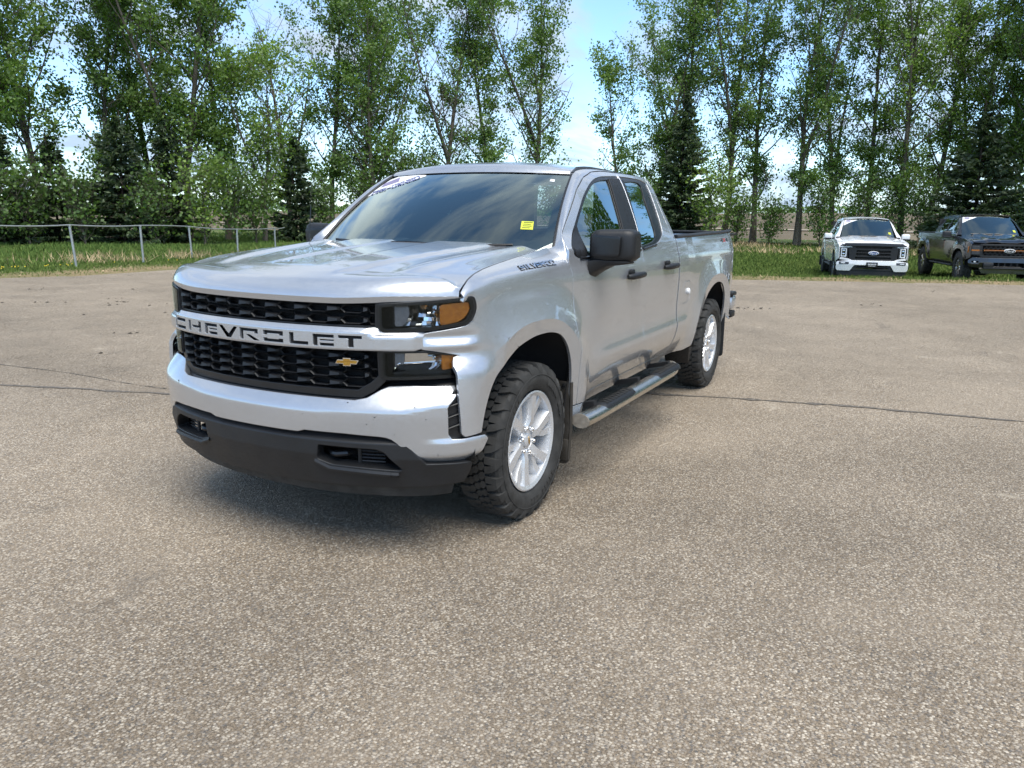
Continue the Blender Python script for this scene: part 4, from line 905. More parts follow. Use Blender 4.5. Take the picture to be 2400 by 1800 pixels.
half = [(.265, .606), (.30, .617), (.50, .617), (.655, .611), (.685, .607), (.708, .598), (.730, .580), (.798, .494), (.816, .472), (.838, .458), (.92, .452), (.978, .452), (.996, .470), (1.004, .52), (1.0085, .565), (1.006, .583), (.985, .586), (.955, .584), (.925, .588), (.912, .61), (.909, .735), (.915, .752), (.952, .800), (.946, .824), (.80, .826), (.69, .822), (.655, .808), (.60, .775), (.545, .763), (.37, .763)]
bo_ = A(half); bo_r = [(0, .606)] + bo_[:1] + bo_[1:]
bump_outline = [(0, .606)] + bo_ + [(0, .763)] + [(-a, b) for a, b in bo_[::-1]]
bumper = panel('front_bumper', bump_surf, bump_outline, M['silver'], truck, ra=.024, rb=.012, hint=FWD, eps=.004, rnd=.006, depth=.035)
def bsurf_off(off):
    def f(sa, z):
        sa = np.asarray(sa, float); y = y_of(sa); e = .004; y1 = y_of(sa + e); y0 = y_of(sa - e); tx = BUMP(np.abs(y1)) - BUMP(np.abs(y0)); ty = y1 - y0; L = np.hypot(tx, ty) + 1e-9
        o = off(z) if callable(off) else off
        return BUMP(np.abs(y)) + ty / L * o, y - tx / L * o, z + 0 * sa
    return f
ledge = lambda z: -.030 - 1.1 * np.maximum(np.asarray(z) - .772, 0)
panel('bumper_ledge', lambda y, z: (BUMP(np.abs(y)) - .105 + (.80 - z) * 1.0, y, z), sym([(0, .748), (.55, .748), (.62, .775), (.70, .815), (.90, .82), (.90, .845), (.66, .842), (.58, .80), (.53, .790), (0, .790)]), M['satin'], truck, ra=.04, rb=.02, hint=(.5, 0, 1), depth=.05)
for s in (1, -1):
    ins = panel('air_curtain', bsurf_off(-.030), [(s * float(arc_of(a)), b) for a, b in [(.90, .575), (.90, .745), (.95, .82), (1.0045, .80), (1.006, .575)]], M['satin'], truck, ra=.03, rb=.03, hint=(.6, s, 0), depth=.01)
    for z in (.635, .685, .735):
        pts = [tuple(float(v) for v in bsurf_off(-.022)(s * float(arc_of(a)), z + .01 * k)) for k, a in enumerate((.912, .935, .960))]; MB().tube(pts, .006, 6, flat=.7).done('air_curtain_rib', M['plastic'], ins, smooth=True)
# lower valance with tow-hook pockets and the air dam
def val_surf(sa, z):
    z = np.asarray(z, float); off = -.012 - 1.3 * np.maximum(z - .574, 0) - .22 * np.maximum(.50 - z, 0)
    return bsurf_off(lambda q: off)(sa, z)
pock = rc([(.360, .553), (.640, .550), (.676, .536), (.697, .510), (.752, .450), (.735, .440), (.556, .449), (.424, .452), (.350, .475)], .012, 2)
vo = A([(.27, .612), (.30, .630), (.67, .624), (.71, .612), (.75, .582), (.84, .472), (.986, .462), (.983, .42), (.970, .372), (.90, .368), (.60, .362), (.30, .358)])
val = panel('lower_valance', val_surf, [(0, .612)] + vo + [(0, .356)] + [(-a, b) for a, b in vo[::-1]], M['plastic'], truck, holes=[A(pock), [(-a, b) for a, b in A(pock)]], ra=.03, rb=.012, hint=FWD, depth=.06, rnd=.006, eps=.002)
dam = A([(.30, .362), (.60, .366), (.90, .374), (.955, .374), (.948, .30), (.90, .297), (.60, .296), (.30, .294)])
panel('air_dam', lambda sa, z: bsurf_off(lambda q: -.085 - .35 * np.maximum(.36 - q, 0))(sa, z), [(0, .360)] + dam + [(0, .294)] + [(-a, b) for a, b in dam[::-1]], M['rubber'], truck, ra=.03, rb=.02, hint=FWD, depth=.02)
panel('valance_backing', bsurf_off(-.17), [(float(arc_of(-.80)), .37), (float(arc_of(.80)), .37), (float(arc_of(.80)), .60), (float(arc_of(-.80)), .60)], M['matte'], truck, ra=.05, rb=.05, hint=FWD, rim=False)
for s in (1, -1):
    pl_ = [(.345, .478), (.42, .450), (.556, .446), (.735, .437)]; rows = []
    for a, z in resamp(pl_ + pl_[::-1][1:-1], .04, .04)[:14]:
        if rows and a < rows[-1][0][1] * s - 1e-6: break
        P = lambda o, dz: tuple(float(v) for v in bsurf_off(o)(s * float(arc_of(a)), z + dz)); rows.append([P(-.085, .007), P(-.016, .002), P(-.0105, -.010), P(-.013, -.020)])
    grid('pocket_lip', rows, M['plastic'], val, smooth=False, hint=(1, 0, .6))
    hk = MB(); hx = float(BUMP(.42)) - .11
    hk.tube([(hx - .08, s * .37, .505), (hx + .035, s * .375, .503), (hx + .06, s * .41, .502), (hx + .06, s * .43, .502), (hx + .035, s * .465, .503), (hx - .08, s * .47, .505)], .014, 8)
    hk.done('tow_hook', M['satin'], val, smooth=True)
    gv = MB()
    for k in range(5):
        z = .470 + .016 * k; pts = [tuple(float(v) for v in bsurf_off(-.075)(s * float(arc_of(a)), z)) for a in (.555, .61, .665)]; gv.tube(pts, .0055, 6)
    pts = [tuple(float(v) for v in bsurf_off(-.07)(s * float(arc_of(.545)), z)) for z in (.455, .545)]; gv.tube(pts, .009, 6)
    gv.done('valance_vent', M['plastic'], val, smooth=True)
# ------------------------------------------------------------------ wheels, mirrors, steps, flaps and badges of the silver pickup
def tyre_mesh(name, R, W, rim, m, blocks=50):
    b = MB(); h = W / 2
    prof = [(rim, h * .60), (rim + .012, h * .78), (rim + .030, h * .90), (rim + .060, h * .985), (R * .80, h * 1.0), (R * .88, h * .965), (R * .93, h * .91), (R - .028, h * .87), (R - .020, h * .80), (R - .019, h * .4), (R - .019, 0)]
    prof = prof + [(r, -o) for r, o in prof[-2::-1]]
    b.lathe(prof, 64, 'Y')
    # tread: shoulder lugs that wrap on to the side wall and three staggered centre rows
    for sd in (1, -1):
        for k in range(blocks):
            a = 2 * math.pi * (k + (.5 if sd < 0 else 0)) / blocks; w = 2 * math.pi * R / blocks * .70; long = .8 + .2 * (k % 2)
            rows = [(R - .0, h * .40), (R - .001, h * .72), (R - .006, h * .86), (R - .026, h * .945), (R - .026 - .030 * long, h * .985)]
            P = []
            for i, (r, o) in enumerate(rows):
                for d in (-.5, .5):
                    th = a + (d * w + (.010 * i if k % 2 else -.004 * i)) / R
                    for dr in (0, -.022): P.append((math.cos(th) * (r + dr), sd * (o - (.006 if dr else 0)), math.sin(th) * (r + dr)))
            F = []
            for i in range(4):
                q = i * 4; F += [(q, q + 2, q + 6, q + 4), (q, q + 4, q + 5, q + 1), (q + 2, q + 3, q + 7, q + 6)]
            F += [(0, 1, 3, 2), (16, 18, 19, 17)]; b.add(P, F)
    for row, off, n_ in ((0, 0.0, 54), (1, h * .26, 50), (-1, -h * .26, 50)):
        for k in range(n_):
            a = 2 * math.pi * (k + .37 * row) / n_; w = 2 * math.pi * R / n_ * .76; wy = h * .225
            P = []
            for (du, dv) in ((-.5, -.5), (.15, -.62), (.5, -.2), (.45, .5), (-.1, .6), (-.55, .15)):
                th = a + du * w / R
                for dr in (0, -.018): P.append((math.cos(th) * (R + dr), off + dv * wy, math.sin(th) * (R + dr)))
            b.add(P, [tuple(range(0, 12, 2))] + [(2 * i, 2 * ((i + 1) % 6), 2 * ((i + 1) % 6) + 1, 2 * i + 1) for i in range(6)])
    # raised side-wall lettering blocks and ring
    for sd in (1, -1):
        b.lathe([(rim + .092, sd * h * .992), (rim + .095, sd * (h + .0015)), (rim + .098, sd * h * .992)], 64, 'Y')
        for base in (.35, 2.3, 4.2):
            for k in range(9):
                a = base + k * .105
                if k == 5: continue
                P = []
                for du, r in ((-.034, rim + .048), (.034, rim + .048), (.034, rim + .078), (-.034, rim + .078)):
                    P.append((math.cos(a + du) * r, sd * (h * .995), math.sin(a + du) * r)); P.append((math.cos(a + du) * r, sd * (h * 1.012), math.sin(a + du) * r))
                b.add(P, [(1, 3, 5, 7), (0, 1, 3, 2), (2, 3, 5, 4), (4, 5, 7, 6), (6, 7, 1, 0)])
    return b.done(name, m, None, smooth=True, angle=38)

def rim_parts(Rr, parent, face, m, spokes=6, twist=0.0, dark=None):
    """face: offset of the outer rim lip from the wheel centre along +y"""
    b = MB(); b.lathe([(Rr, face - .004), (Rr + .004, face), (Rr - .004, face + .003), (Rr - .022, face - .006), (Rr - .028, face - .040), (Rr - .035, face - .15), (Rr - .03, face - .20)], 64, 'Y')
    rim_o = b.done('rim', m, parent, smooth=True, angle=35)
    sp = MB()
    def blade(path, ca, sa):
        """path: (u, r, half width, face height, side height) - a flat-topped bar with chamfered flanks"""
        P = []
        for i, (u, r, w, h, hs) in enumerate(path):
            a_ = np.array(path[max(i - 1, 0)][:2]); b_ = np.array(path[min(i + 1, len(path) - 1)][:2]); t_ = (b_ - a_) / max(np.hypot(*(b_ - a_)), 1e-9); n_ = np.array([t_[1], -t_[0]])
            for q, o in ((-1.35, -.10), (-1.25, hs - .012), (-.82, h), (.82, h - .002), (1.25, hs - .012), (1.35, -.10)):
                x_, y_ = np.array([u, r]) + n_ * w * q; P.append((ca * y_ - sa * x_, face + o, sa * y_ + ca * x_))
        F = [(i * 6 + j, i * 6 + j + 1, (i + 1) * 6 + j + 1, (i + 1) * 6 + j) for i in range(len(path) - 1) for j in range(5)]
        F += [tuple(range(6))[::-1], tuple((len(path) - 1) * 6 + j for j in range(6))]; sp.add(P, F)
    for k in range(spokes):
        a = 2 * math.pi * k / spokes + twist; ca, sa = math.cos(a), math.sin(a)
        blade([(.0, .060, .026, -.028, -.034), (.0, .105, .024, -.014, -.030), (-.008, .150, .026, -.012, -.032), (-.022, .205, .030, -.008, -.028), (-.034, Rr - .014, .033, -.005, -.018)], ca, sa)
        blade([(.002, .100, .018, -.030, -.046), (.030, .140, .019, -.026, -.046), (.052, .180, .020, -.022, -.042), (.062, Rr - .020, .024, -.012, -.026)], ca, sa)
    sp.lathe([(.0, face - .034), (.060, face - .034), (.088, face - .040), (.092, face - .085), (.0, face - .09)], 36, 'Y')
    sp.done('spokes', m, parent, smooth=True, angle=22)
    MB().lathe([(.0, face - .018), (.030, face - .019), (.038, face - .024), (.040, face - .040)], 28, 'Y').done('centre_cap', m, parent, smooth=True)
    lug0 = None
    for k in range(spokes):
        a = 2 * math.pi * (k + .5) / spokes + twist
        if lug0 is None: lug0 = MB().lathe([(.0, -.014), (.009, -.016), (.012, -.021), (.012, -.045)], 10, 'Y').done('lug_nut', M['chrome'], parent, smooth=True); lg = lug0
        else: lg = lug0.copy(); link(lg, parent)
        lg.location = (math.cos(a) * .070, face, math.sin(a) * .070)
    MB().lathe([(.0, face - .12), (.165, face - .12), (.168, face - .14), (.165, face - .15), (.0, face - .15)], 36, 'Y').box((.10, face - .12, .10), (.10, .07, .12)).done('brake', M['rust'], parent, smooth=True)
    MB().lathe([(.01, face - .105), (Rr - .030, face - .115), (Rr - .030, face - .19)], 32, 'Y').done('gap_shade_disc', M['matte'], parent)  # added dark disc, its colour stands in for shade between the spokes
    return rim_o

tyre0 = tyre_mesh('tyre', .4165, .250, .262, M['rubber'])
first = True
rimset = None
for nm, wx, s in (('w', 0.0, 1), ('w', 0.0, -1), ('w', -3.745, 1), ('w', -3.745, -1)):
    w = bpy.data.objects.new('wheel', None); link(w, truck); w.location = (wx, s * .874, .413); w.rotation_euler = (0, {(0.0, 1): .25, (0.0, -1): 1.0, (-3.745, 1): .62, (-3.745, -1): 2.0}[(wx, s)], 0 if s > 0 else math.pi)
    if rimset is None:
        tyre0.parent = w; rim_parts(.265, w, .104, M['alloy'])
        c = bow(1, 0, 0); MB().prism(c, lambda u, q: (-q * .42, .104 - .0155, u * .42), lambda u, q: (-q * .42, .104 - .03, u * .42)).done('cap_badge', M['gold'], w)
        rimset = list(w.children)
    else:
        for ch in rimset:
            c = ch.copy(); link(c, w)

for s in (1, -1):
    H = (0, s, 0)
    # door mirror: shell, arm and foot
    mr = bpy.data.objects.new('door_mirror', None); link(mr, truck); mr.location = (-.80, s * 1.10, 1.36)
    secs = []
    for t in np.linspace(0, 1, 13):      # from the inner end to the outer end
        y = -.13 + .262 * t; e = max(0, abs(t - .5) * 2 - .62) / .38; k = math.sqrt(max(1 - e * e * .72, .05)); hh = .098 * (.90 + .10 * k) if True else 0
        hh = .100 * (1 - .22 * e ** 2); dd = .078 * (1 - .35 * e ** 2); cz = .040 + .006 * t; cx = .02 - .045 * t
        ring = []
        for a in np.linspace(0, 2 * math.pi, 25)[:-1]:
            c_, s_ = math.cos(a), math.sin(a); px = dd * math.copysign(abs(c_) ** .55, c_); pz = hh * math.copysign(abs(s_) ** .38, s_)
            if px < -.045: px = -.045 - (px + .045) * .15
            ring.append((cx + px, s * y, cz + pz + (.012 * t if s_ < 0 else 0)))
        secs.append(ring)
    ctr = lambda r, k: [tuple(np.array(p) * k + np.mean(np.array(r), 0) * (1 - k)) for p in r]
    secs = [ctr(secs[0], .05), ctr(secs[0], .7)] + secs + [ctr(secs[-1], .75), ctr(secs[-1], .05)]
    grid('mirror_shell', secs, M['plastic'], mr, closed_v=True, hint=(1, 0, 0))
    pl = rc([(-.105, -.040), (.060, -.040), (.070, .075), (-.100, .085)], .018, 3)
    V = lambda d: (lambda u, q: (.108 - .17 * (u + .02) * .26 - d, s * u, .03 + q))
    MB().prism(pl, V(0.0), V(.03)).done('mirror_cap', M['satin'], mr, bevel=.004)
    MB().box((-.056, s * .005, .042), (.010, .21, .16)).done('mirror_glass', M['chrome'], mr)
    # arm: a tapered wedge from the door up to the shell
    yb = float(side_y(-.74, 1.25)) - 1.10 + .004
    rows = [[(.12, s * (yb - .01), -.04), (-.10, s * (yb - .01), -.055), (.03, s * (yb - .01), -.150), (.10, s * (yb - .01), -.118)], [(.10, s * -.085, -.030), (-.095, s * -.085, -.045), (-.03, s * -.085, -.110), (.07, s * -.085, -.095)],
            [(.075, s * -.02, -.034), (-.07, s * -.02, -.050), (-.06, s * -.02, -.072), (.065, s * -.02, -.066)], [(.06, s * .105, -.036), (-.05, s * .105, -.040), (-.05, s * .105, -.052), (.055, s * .105, -.050)]]
    V_ = [p for r in rows for p in r]; F_ = [(i * 4 + j, i * 4 + (j + 1) % 4, i * 4 + 4 + (j + 1) % 4, i * 4 + 4 + j) for i in range(3) for j in range(4)] + [(0, 1, 2, 3), (15, 14, 13, 12)]
    MB().add(V_, F_).done('mirror_arm', M['plastic'], mr, bevel=.008, seg=2)
    # side step: polished oval tube with two treads on three brackets
    st = bpy.data.objects.new('side_step', None); link(st, truck); st.location = (-1.415, s * 1.070, .425)
    xs = np.r_[np.linspace(.945, .80, 4), np.linspace(.7, -.7, 8), np.linspace(-.80, -.955, 4)]; pts = []
    for x in xs:
        e = max(0, abs(x) - .74) / .215; pts.append((x, -s * (.055 if x < 0 else .012) * e ** 1.6, .0))
    MB().tube(pts, .056, 20, flat=.74).done('step_tube', M['steel'], st, smooth=True, angle=50)
    for sx_ in (1, -1):
        MB().tube([(.948 if sx_ > 0 else -.956, -s * (.014 if sx_ > 0 else .055), 0), (.954 if sx_ > 0 else -.962, -s * (.014 if sx_ > 0 else .056), 0)], .0565, 20, flat=.75).done('step_end_cap', M['skidsteel'], st, smooth=True, angle=40)
    for cx in (.42, -.62):
        prof = [(-.052, .004), (-.044, .030), (-.020, .0445), (.020, .0445), (.044, .030), (.052, .006)]
        rows = [[(cx + x, s * u * k, w + dz) for u, w in prof] for x, k, dz in ((-.27, .6, -.006), (-.25, 1.0, .002), (-.2, 1.03, .004), (.2, 1.03, .004), (.25, 1.0, .002), (.27, .6, -.006))]
        pad = grid('step_tread', rows, M['plastic'], st, hint=(0, 0, 1))
        nb = MB()
        for k in range(9):
            x = cx - .20 + .05 * k; nb.tube([(x - .012, s * -.030, .046), (x, s * 0, .0525), (x + .012, s * .032, .046)], .0062, 6)
        nb.done('tread_ribs', M['rubber'], pad, smooth=True)
    for cx in (.70, -.10, -.80):
        MB().box((cx, -s * .16, .02), (.05, .28, .03), Matrix.Rotation(s * .25, 3, 'X')).done('step_bracket', M['matte'], st)
    # mud flaps
    def flap(x0, y0, y1, z0, z1, m, curl):
        b = MB(); out = rc([(y0, z0), (y1, z0), (y1, z1), (y0 + .01, z1)], [.01, .035, .008, .008], 3)
        b.prism(out, lambda u, q: (x0 + curl * (z1 - q) ** 2 * .25 + .006, s * u, q), lambda u, q: (x0 + curl * (z1 - q) ** 2 * .25 - .006, s * u, q)); return b
    f1 = flap(-.432, .895, 1.014, .172, .655, 0, .25).done('mud_flap', M['flapdirt'], truck, bevel=.003)
    MB().tube([(-.427, s * 1.010, .655), (-.429, s * 1.012, .40), (-.416, s * 1.010, .20)], .011, 8).done('flap_rim', M['flapdirt'], f1, smooth=True)
    MB().lathe([(0, .012), (.010, .010), (.012, 0)], 12, 'X', (-.425, s * .965, .632)).lathe([(0, .012), (.007, .010), (.008, 0)], 10, 'X', (-.422, s * .965, .50)).done('flap_screw', M['satin'], f1, smooth=True)
    MB().box((-.412, s * .970, .255), (.012, .075, .13)).done('flap_plate', M['flapdirt'], f1, bevel=.006)
    f2 = flap(-4.215, .80, 1.000, .215, .66, 0, -.2).done('mud_flap', M['plastic'], truck, bevel=.003)
    f3 = MB().add([(-3.12, s * .72, .47), (-3.12, s * .955, .475), (-3.30, s * .97, .60), (-3.30, s * .70, .62), (-3.20, s * .72, .30), (-3.20, s * .93, .30), (-3.30, s * .94, .42), (-3.30, s * .70, .40)], [(0, 1, 2, 3), (0, 4, 5, 1), (1, 5, 6, 2), (4, 7, 6, 5), (0, 3, 7, 4), (3, 2, 6, 7)]).done('mud_flap', M['plastic'], truck, bevel=.01)
    # name on the fender and drive badge on the bed
    word = 'SILVERADO'; L0, L1 = .060, -.345; n_ = len(word); bs_ = L0
    for k, ch in enumerate(word if s > 0 else word):
        nb = MB(); pitch = (L1 - L0) / n_; u0 = (L0 + pitch * k) if s > 0 else (L1 - pitch * k); sg = 1 if s > 0 else -1
        for wd_, lift_, mm_ in ((.40, .0028, 'satin'), (.19, .006, 'chrome')):
          nb = MB()
          for qd in strokes(GLYPH[ch], wd_):
            fr_, bk_ = [], []
            for gx, gy in qd:
                x = u0 + sg * pitch * (gx * .74 + .10); z = 1.3155 + gy * .023 + (.03 * (L0 - x)) * .25
                q = fender_surf(s)(np.array([x]), np.array([z]))
                X_ = np.array([q[0][0], q[1][0], q[2][0]]); fr_.append(X_ + np.array([0, s * lift_, lift_ * .6])); bk_.append(X_ - np.array([0, s * .002, .001]))
            nb.add(fr_ + bk_, [(0, 1, 2, 3), (7, 6, 5, 4), (0, 4, 5, 1), (1, 5, 6, 2), (2, 6, 7, 3), (3, 7, 4, 0)])
          if wd_ > .3: lt_ = nb.done('nameplate_letter', M[mm_], truck)
          else: nb.done('letter_face', M[mm_], lt_)
    for k, ch in enumerate('4X4'):
        nb = MB()
        for qd in strokes(GLYPH[ch], .24):
            nb.add([(x, s * (float(side_y(x, z)) + .0016), z) for gx, gy in qd for x, z in [((-3.955 - .10 * k - .078 * gx) if s > 0 else (-4.245 + .10 * k + .078 * gx), 1.345 + .030 * gy)]], [(0, 1, 2, 3)])
        nb.done('drive_badge', M['redprint'] if ch == 'X' else M['satin'], truck, fix=False)
# aerial on the passenger fender
an = MB(); an.tube([(-.42, -.885, 1.375), (-.42, -.885, 1.41)], .012, 10).tube([(-.42, -.885, 1.40), (-.45, -.886, 1.62)], .0035, 6)
an.done('aerial', M['satin'], truck, smooth=True)
# stone chips on the bumper
ch = MB(); rr = random.Random(3)
for y, z, q in ((.515, .755, .007), (.64, .70, .009), (.605, .665, .006), (.80, .745, .005), (.84, .69, .005), (-.60, .73, .009), (-.59, .725, .005), (-.3, .70, .004), (.88, .52, .005), (.72, .62, .004), (.3, .69, .004), (.93, .50, .004)):
    c0 = [np.array([float(v) for v in bump_surf(np.array([float(arc_of(y)) + a * q]), np.array([z + b * q]))]) for a, b in ((-.7, -.2 * rr.random()), (.2, -.6 * rr.random()), (.7, .1), (-.1, .7 * rr.random()))]
    ch.add([c_ + np.array([.0012, .0004, 0]) for c_ in c0], [(0, 1, 2, 3)])
ch.done('stone_chip', M['matte'], bumper, fix=False)
# ------------------------------------------------------------------ the white and the black pickup on the verge
M['whitepaint'] = paint('white_paint', (.78, .78, .78), 0, .35, flake=False)
M['blackpaint'] = paint('black_paint', (.005, .005, .006), 0, .22, dust=.0, flake=False)
M['oval'] = simple('oval_blue', (.02, .06, .22), .25, coat=.8)
M['copper'] = simple('amber_bar', (.42, .14, .015), .45, var=.05)
M['skid'] = simple('skid_plate', (.24, .22, .19), .5, metal=.3)
M['paleglow'] = simple('lamp_tube', (.75, .78, .82), .25)
P_DOOR = pchip([.40, .50, .60, .75, .95, 1.12, 1.20, 1.27, 1.33], [.90, .955, .985, .998, 1.0, .998, .985, .965, .945])
P_GREEN = pchip([1.33, 1.40, 1.55, 1.70, 1.80, 1.86, 1.895], [.945, .915, .845, .775, .722, .680, .630])
def far_pickup(label, name, pm, loc, heading, group, black=False):
    t = thing(name, label, 'pickup truck', loc, heading, group); lift = .06 if black else 0.0; R = .45 if black else .42
    WB = -3.69
    def sy(x, z):
        x = np.asarray(x, float); z = np.asarray(z, float) - lift; y = np.where(z < 1.33, P_DOOR(np.minimum(z, 1.33)), P_GREEN(np.maximum(z, 1.33)))
        for cx in (0, WB):
            d = arch_d(x, np.maximum(z, .55), cx, .40, .56, .57); y = y + np.clip((1.42 - d) / .26, 0, 1) ** 1.6 * (.045 if black else .025) * sstep(1.2, 1.05, z)
        y = y - .8 * np.maximum(x - .55, 0) ** 2 - .3 * np.maximum(-4.3 - x, 0) ** 2
        return y - sstep(-1.25, -.5, x) * .045 * sstep(1.33, 1.5, z)
    def FX(y, z=1.0): return .93 - .16 * np.abs(y) ** 2.6
    def arch(cx, r=.50): return [(cx + r * 1.02 * math.copysign(abs(math.cos(a)) ** .8, math.cos(a)), .42 + lift + r * 1.03 * math.sin(a) ** .85) for a in np.linspace(.03, math.pi - .03, 15)]
    zb = .44 + lift; B = 1.33 + lift
    def zz(p): return [(x, z + lift) for x, z in p]
    for s in (1, -1):
        S = lambda x, z, s=s: (x, s * sy(x, z), z); H = (0, s, 0); kw = dict(ra=.09, rb=.04, hint=H, rnd=.006)
        panel('front_fender', S, [(-.62, zb), (-.62, 1.12 + lift), (-.58, 1.26 + lift), (-.30, 1.245 + lift), (.3, 1.20 + lift), (.70, 1.13 + lift), (.80, 1.06 + lift), (.80, .70 + lift)] + [(.60, .62 + lift)] + arch(0) + [(-.53, zb)], pm, t, **kw)
        fd = panel('front_door', S, zz([(-.635, .50), (-.635, 1.12), (-.60, 1.30), (-.72, 1.42), (-1.05, 1.66), (-1.30, 1.79), (-1.55, 1.835), (-1.78, 1.84), (-1.74, 1.33), (-1.80, 1.1), (-1.80, .50)]), pm, t, holes=[zz([(-.82, 1.36), (-.92, 1.46), (-1.12, 1.62), (-1.34, 1.745), (-1.55, 1.785), (-1.72, 1.79), (-1.69, 1.36)])], **kw)
        rd = panel('rear_door', S, zz([(-1.81, .50), (-1.81, 1.1), (-1.75, 1.33), (-1.79, 1.84), (-2.3, 1.845), (-2.62, 1.82), (-2.70, 1.78), (-2.70, 1.35), (-2.74, 1.1), (-2.74, .62), (-2.72, .50)]), pm, t, holes=[zz([(-1.80, 1.36), (-1.83, 1.79), (-2.3, 1.795), (-2.52, 1.76), (-2.56, 1.36)])], **kw)
        for d_, pts in ((fd, [(-.80, 1.35), (-.92, 1.47), (-1.12, 1.63), (-1.34, 1.755), (-1.55, 1.795), (-1.73, 1.80), (-1.69, 1.35)]), (rd, [(-1.79, 1.35), (-1.82, 1.80), (-2.3, 1.805), (-2.54, 1.77), (-2.57, 1.35)])):
            panel('window_pane', S, zz(pts), M['privacy'], d_, ra=.1, rb=.08, hint=H, off=-.012, rim=False)
            x_ = (-1.60, 1.12) if d_ is fd else (-2.56, 1.12); MB().box((x_[0], s * (float(sy(*x_)) + .02), x_[1] + lift), (.18, .035, .035)).done('door_handle', pm, d_, bevel=.012)
        panel('cab_corner', S, zz([(-2.715, .46), (-2.755, .62), (-2.755, 1.1), (-2.715, 1.35), (-2.715, 1.79), (-2.64, 1.83), (-2.70, 1.86), (-2.82, 1.83), (-2.82, .46)]), pm, t, **kw)
        panel('rocker_panel', S, zz([(-.53, .43), (-.55, .49), (-2.82, .49), (-2.82, .43)]), M['plastic'] if black else pm, t, **kw)
        panel('bed_side', S, zz([(-2.84, .46), (-2.84, 1.33), (-4.60, 1.34), (-4.78, 1.31), (-4.82, .60), (-4.3, .56)]) + arch(WB)[::-1] + zz([(-3.10, .46)]), pm, t, **kw)
        panel('bed_rail_cap', lambda x, q, s=s: (x, s * (.88 + .07 * q), B + .012 + .01 * q), [(-2.84, 0), (-2.84, 1), (-4.7, 1), (-4.7, 0)], M['plastic'], t, ra=.3, rb=.3, hint=(0, 0, 1), depth=.05)
        panel('tail_lamp', S, zz([(-4.66, 1.24), (-4.79, 1.25), (-4.81, .88), (-4.70, .88)]), M['red'], t, ra=.08, rb=.08, hint=H, off=.006)
        panel('inner_shell', lambda x, z, s=s: (x, s * (sy(x, z) - .05), z), zz([(-.5, .47), (-.6, 1.24), (-2.8, 1.24), (-2.8, .47)]), M['matte'], t, ra=.3, rb=.1, hint=H, rim=False)
        for cx in (0, WB):
            rows = [[(cx + .53 * math.copysign(abs(math.cos(a)) ** .8, math.cos(a)), s * y, .40 + lift + .58 * math.sin(a) ** .85) for a in np.linspace(.0, math.pi, 16)] for y in (.97, .90, .60)] + [[(cx, s * .58, .6)] * 16]; grid('wheel_housing', rows, M['matte'], t)
        # mirror
        mr = MB().box((-.88, s * 1.14, 1.31 + lift), (.15, .24, .20)).done('door_mirror', M['plastic'] if black else pm, t, bevel=.04, seg=3); MB().box((-.86, s * 1.00, 1.25 + lift), (.08, .14, .05)).box((-.795, s * 1.15, 1.24 + lift), (.03, .20, .05)).done('mirror_foot', M['plastic'], mr, bevel=.01)
        MB().tube([(-.60, s * .96, .40 + lift), (-2.80, s * .96, .40 + lift)], .07, 8, flat=.5).done('running_board', M['plastic'], t, smooth=True)
        if not black: MB().box((-.56, s * .93, .38), (.02, .26, .34)).done('mud_flap', M['plastic'], t); MB().box((WB - .56, s * .93, .38), (.02, .26, .34)).done('mud_flap', M['plastic'], t)
        # pillar strip
        rows = []
        for k in np.linspace(0, 1, 10):
            xo = np.interp(k, [0, .2, .55, .8, 1], [-.60, -.72, -1.05, -1.30, -1.62]); zo = np.interp(k, [0, .2, .55, .8, 1], [1.30, 1.42, 1.66, 1.79, 1.838]) + lift; xi = np.interp(k, [0, .75, 1], [-.56, -1.18, -1.5]); zi = np.interp(k, [0, .75, 1], [1.315, 1.80, 1.895]) + lift; yi = np.interp(k, [0, .75, 1], [.83, .68, .64])
            rows.append([(xo * (1 - w) + xi * w, s * (float(sy(xo, zo)) * (1 - w) + yi * w), zo * (1 - w) + zi * w + .03 * w * (1 - w)) for w in (0, .33, .66, 1)])
        grid('pillar', rows, pm, t, hint=(0, s, .5))
    for s in (1, -1):
        rows = []
        for x in np.linspace(-.60, .80, 12):
            zt = float(np.interp(x, [-.62, -.30, .3, .70, .80], [1.262, 1.245, 1.20, 1.13, 1.06])) + lift; zi = float(np.interp(x, [-.62, 0, .45, .75, .88], [1.33, 1.285, 1.245, 1.19, 1.12])) - .050 + lift; xi = x - .08 * max(x, 0)
            rows.append([(x * (1 - w) + xi * w, s * (float(sy(x, zt)) * (1 - w) + .868 * w), zt * (1 - w) + zi * w + .03 * w * (1 - w)) for w in (0, .33, .66, 1)])
        grid('fender_top', rows, pm, t, hint=(0, s, 1))
    HZ = pchip([-.62, 0, .45, .75, .88], [1.33, 1.285, 1.245, 1.19, 1.12])
    def hood(y, x):
        a = np.abs(y); z = HZ(x) + .03 * sstep(.62, .50, a) - .05 * np.clip(a / .9, 0, 1.1) ** 4 - .02 * sstep(.30, .2, a); return x - .10 * np.maximum(x, 0) * a ** 2.5, y, z + lift
    hd = panel('hood', hood, [(-.90, -.58), (-.90, .3), (-.86, .80), (-.6, .88), (.6, .88), (.86, .80), (.90, .3), (.90, -.58), (.5, -.66), (-.5, -.66)], pm, t, ra=.05, rb=.05, hint=(0, 0, 1))
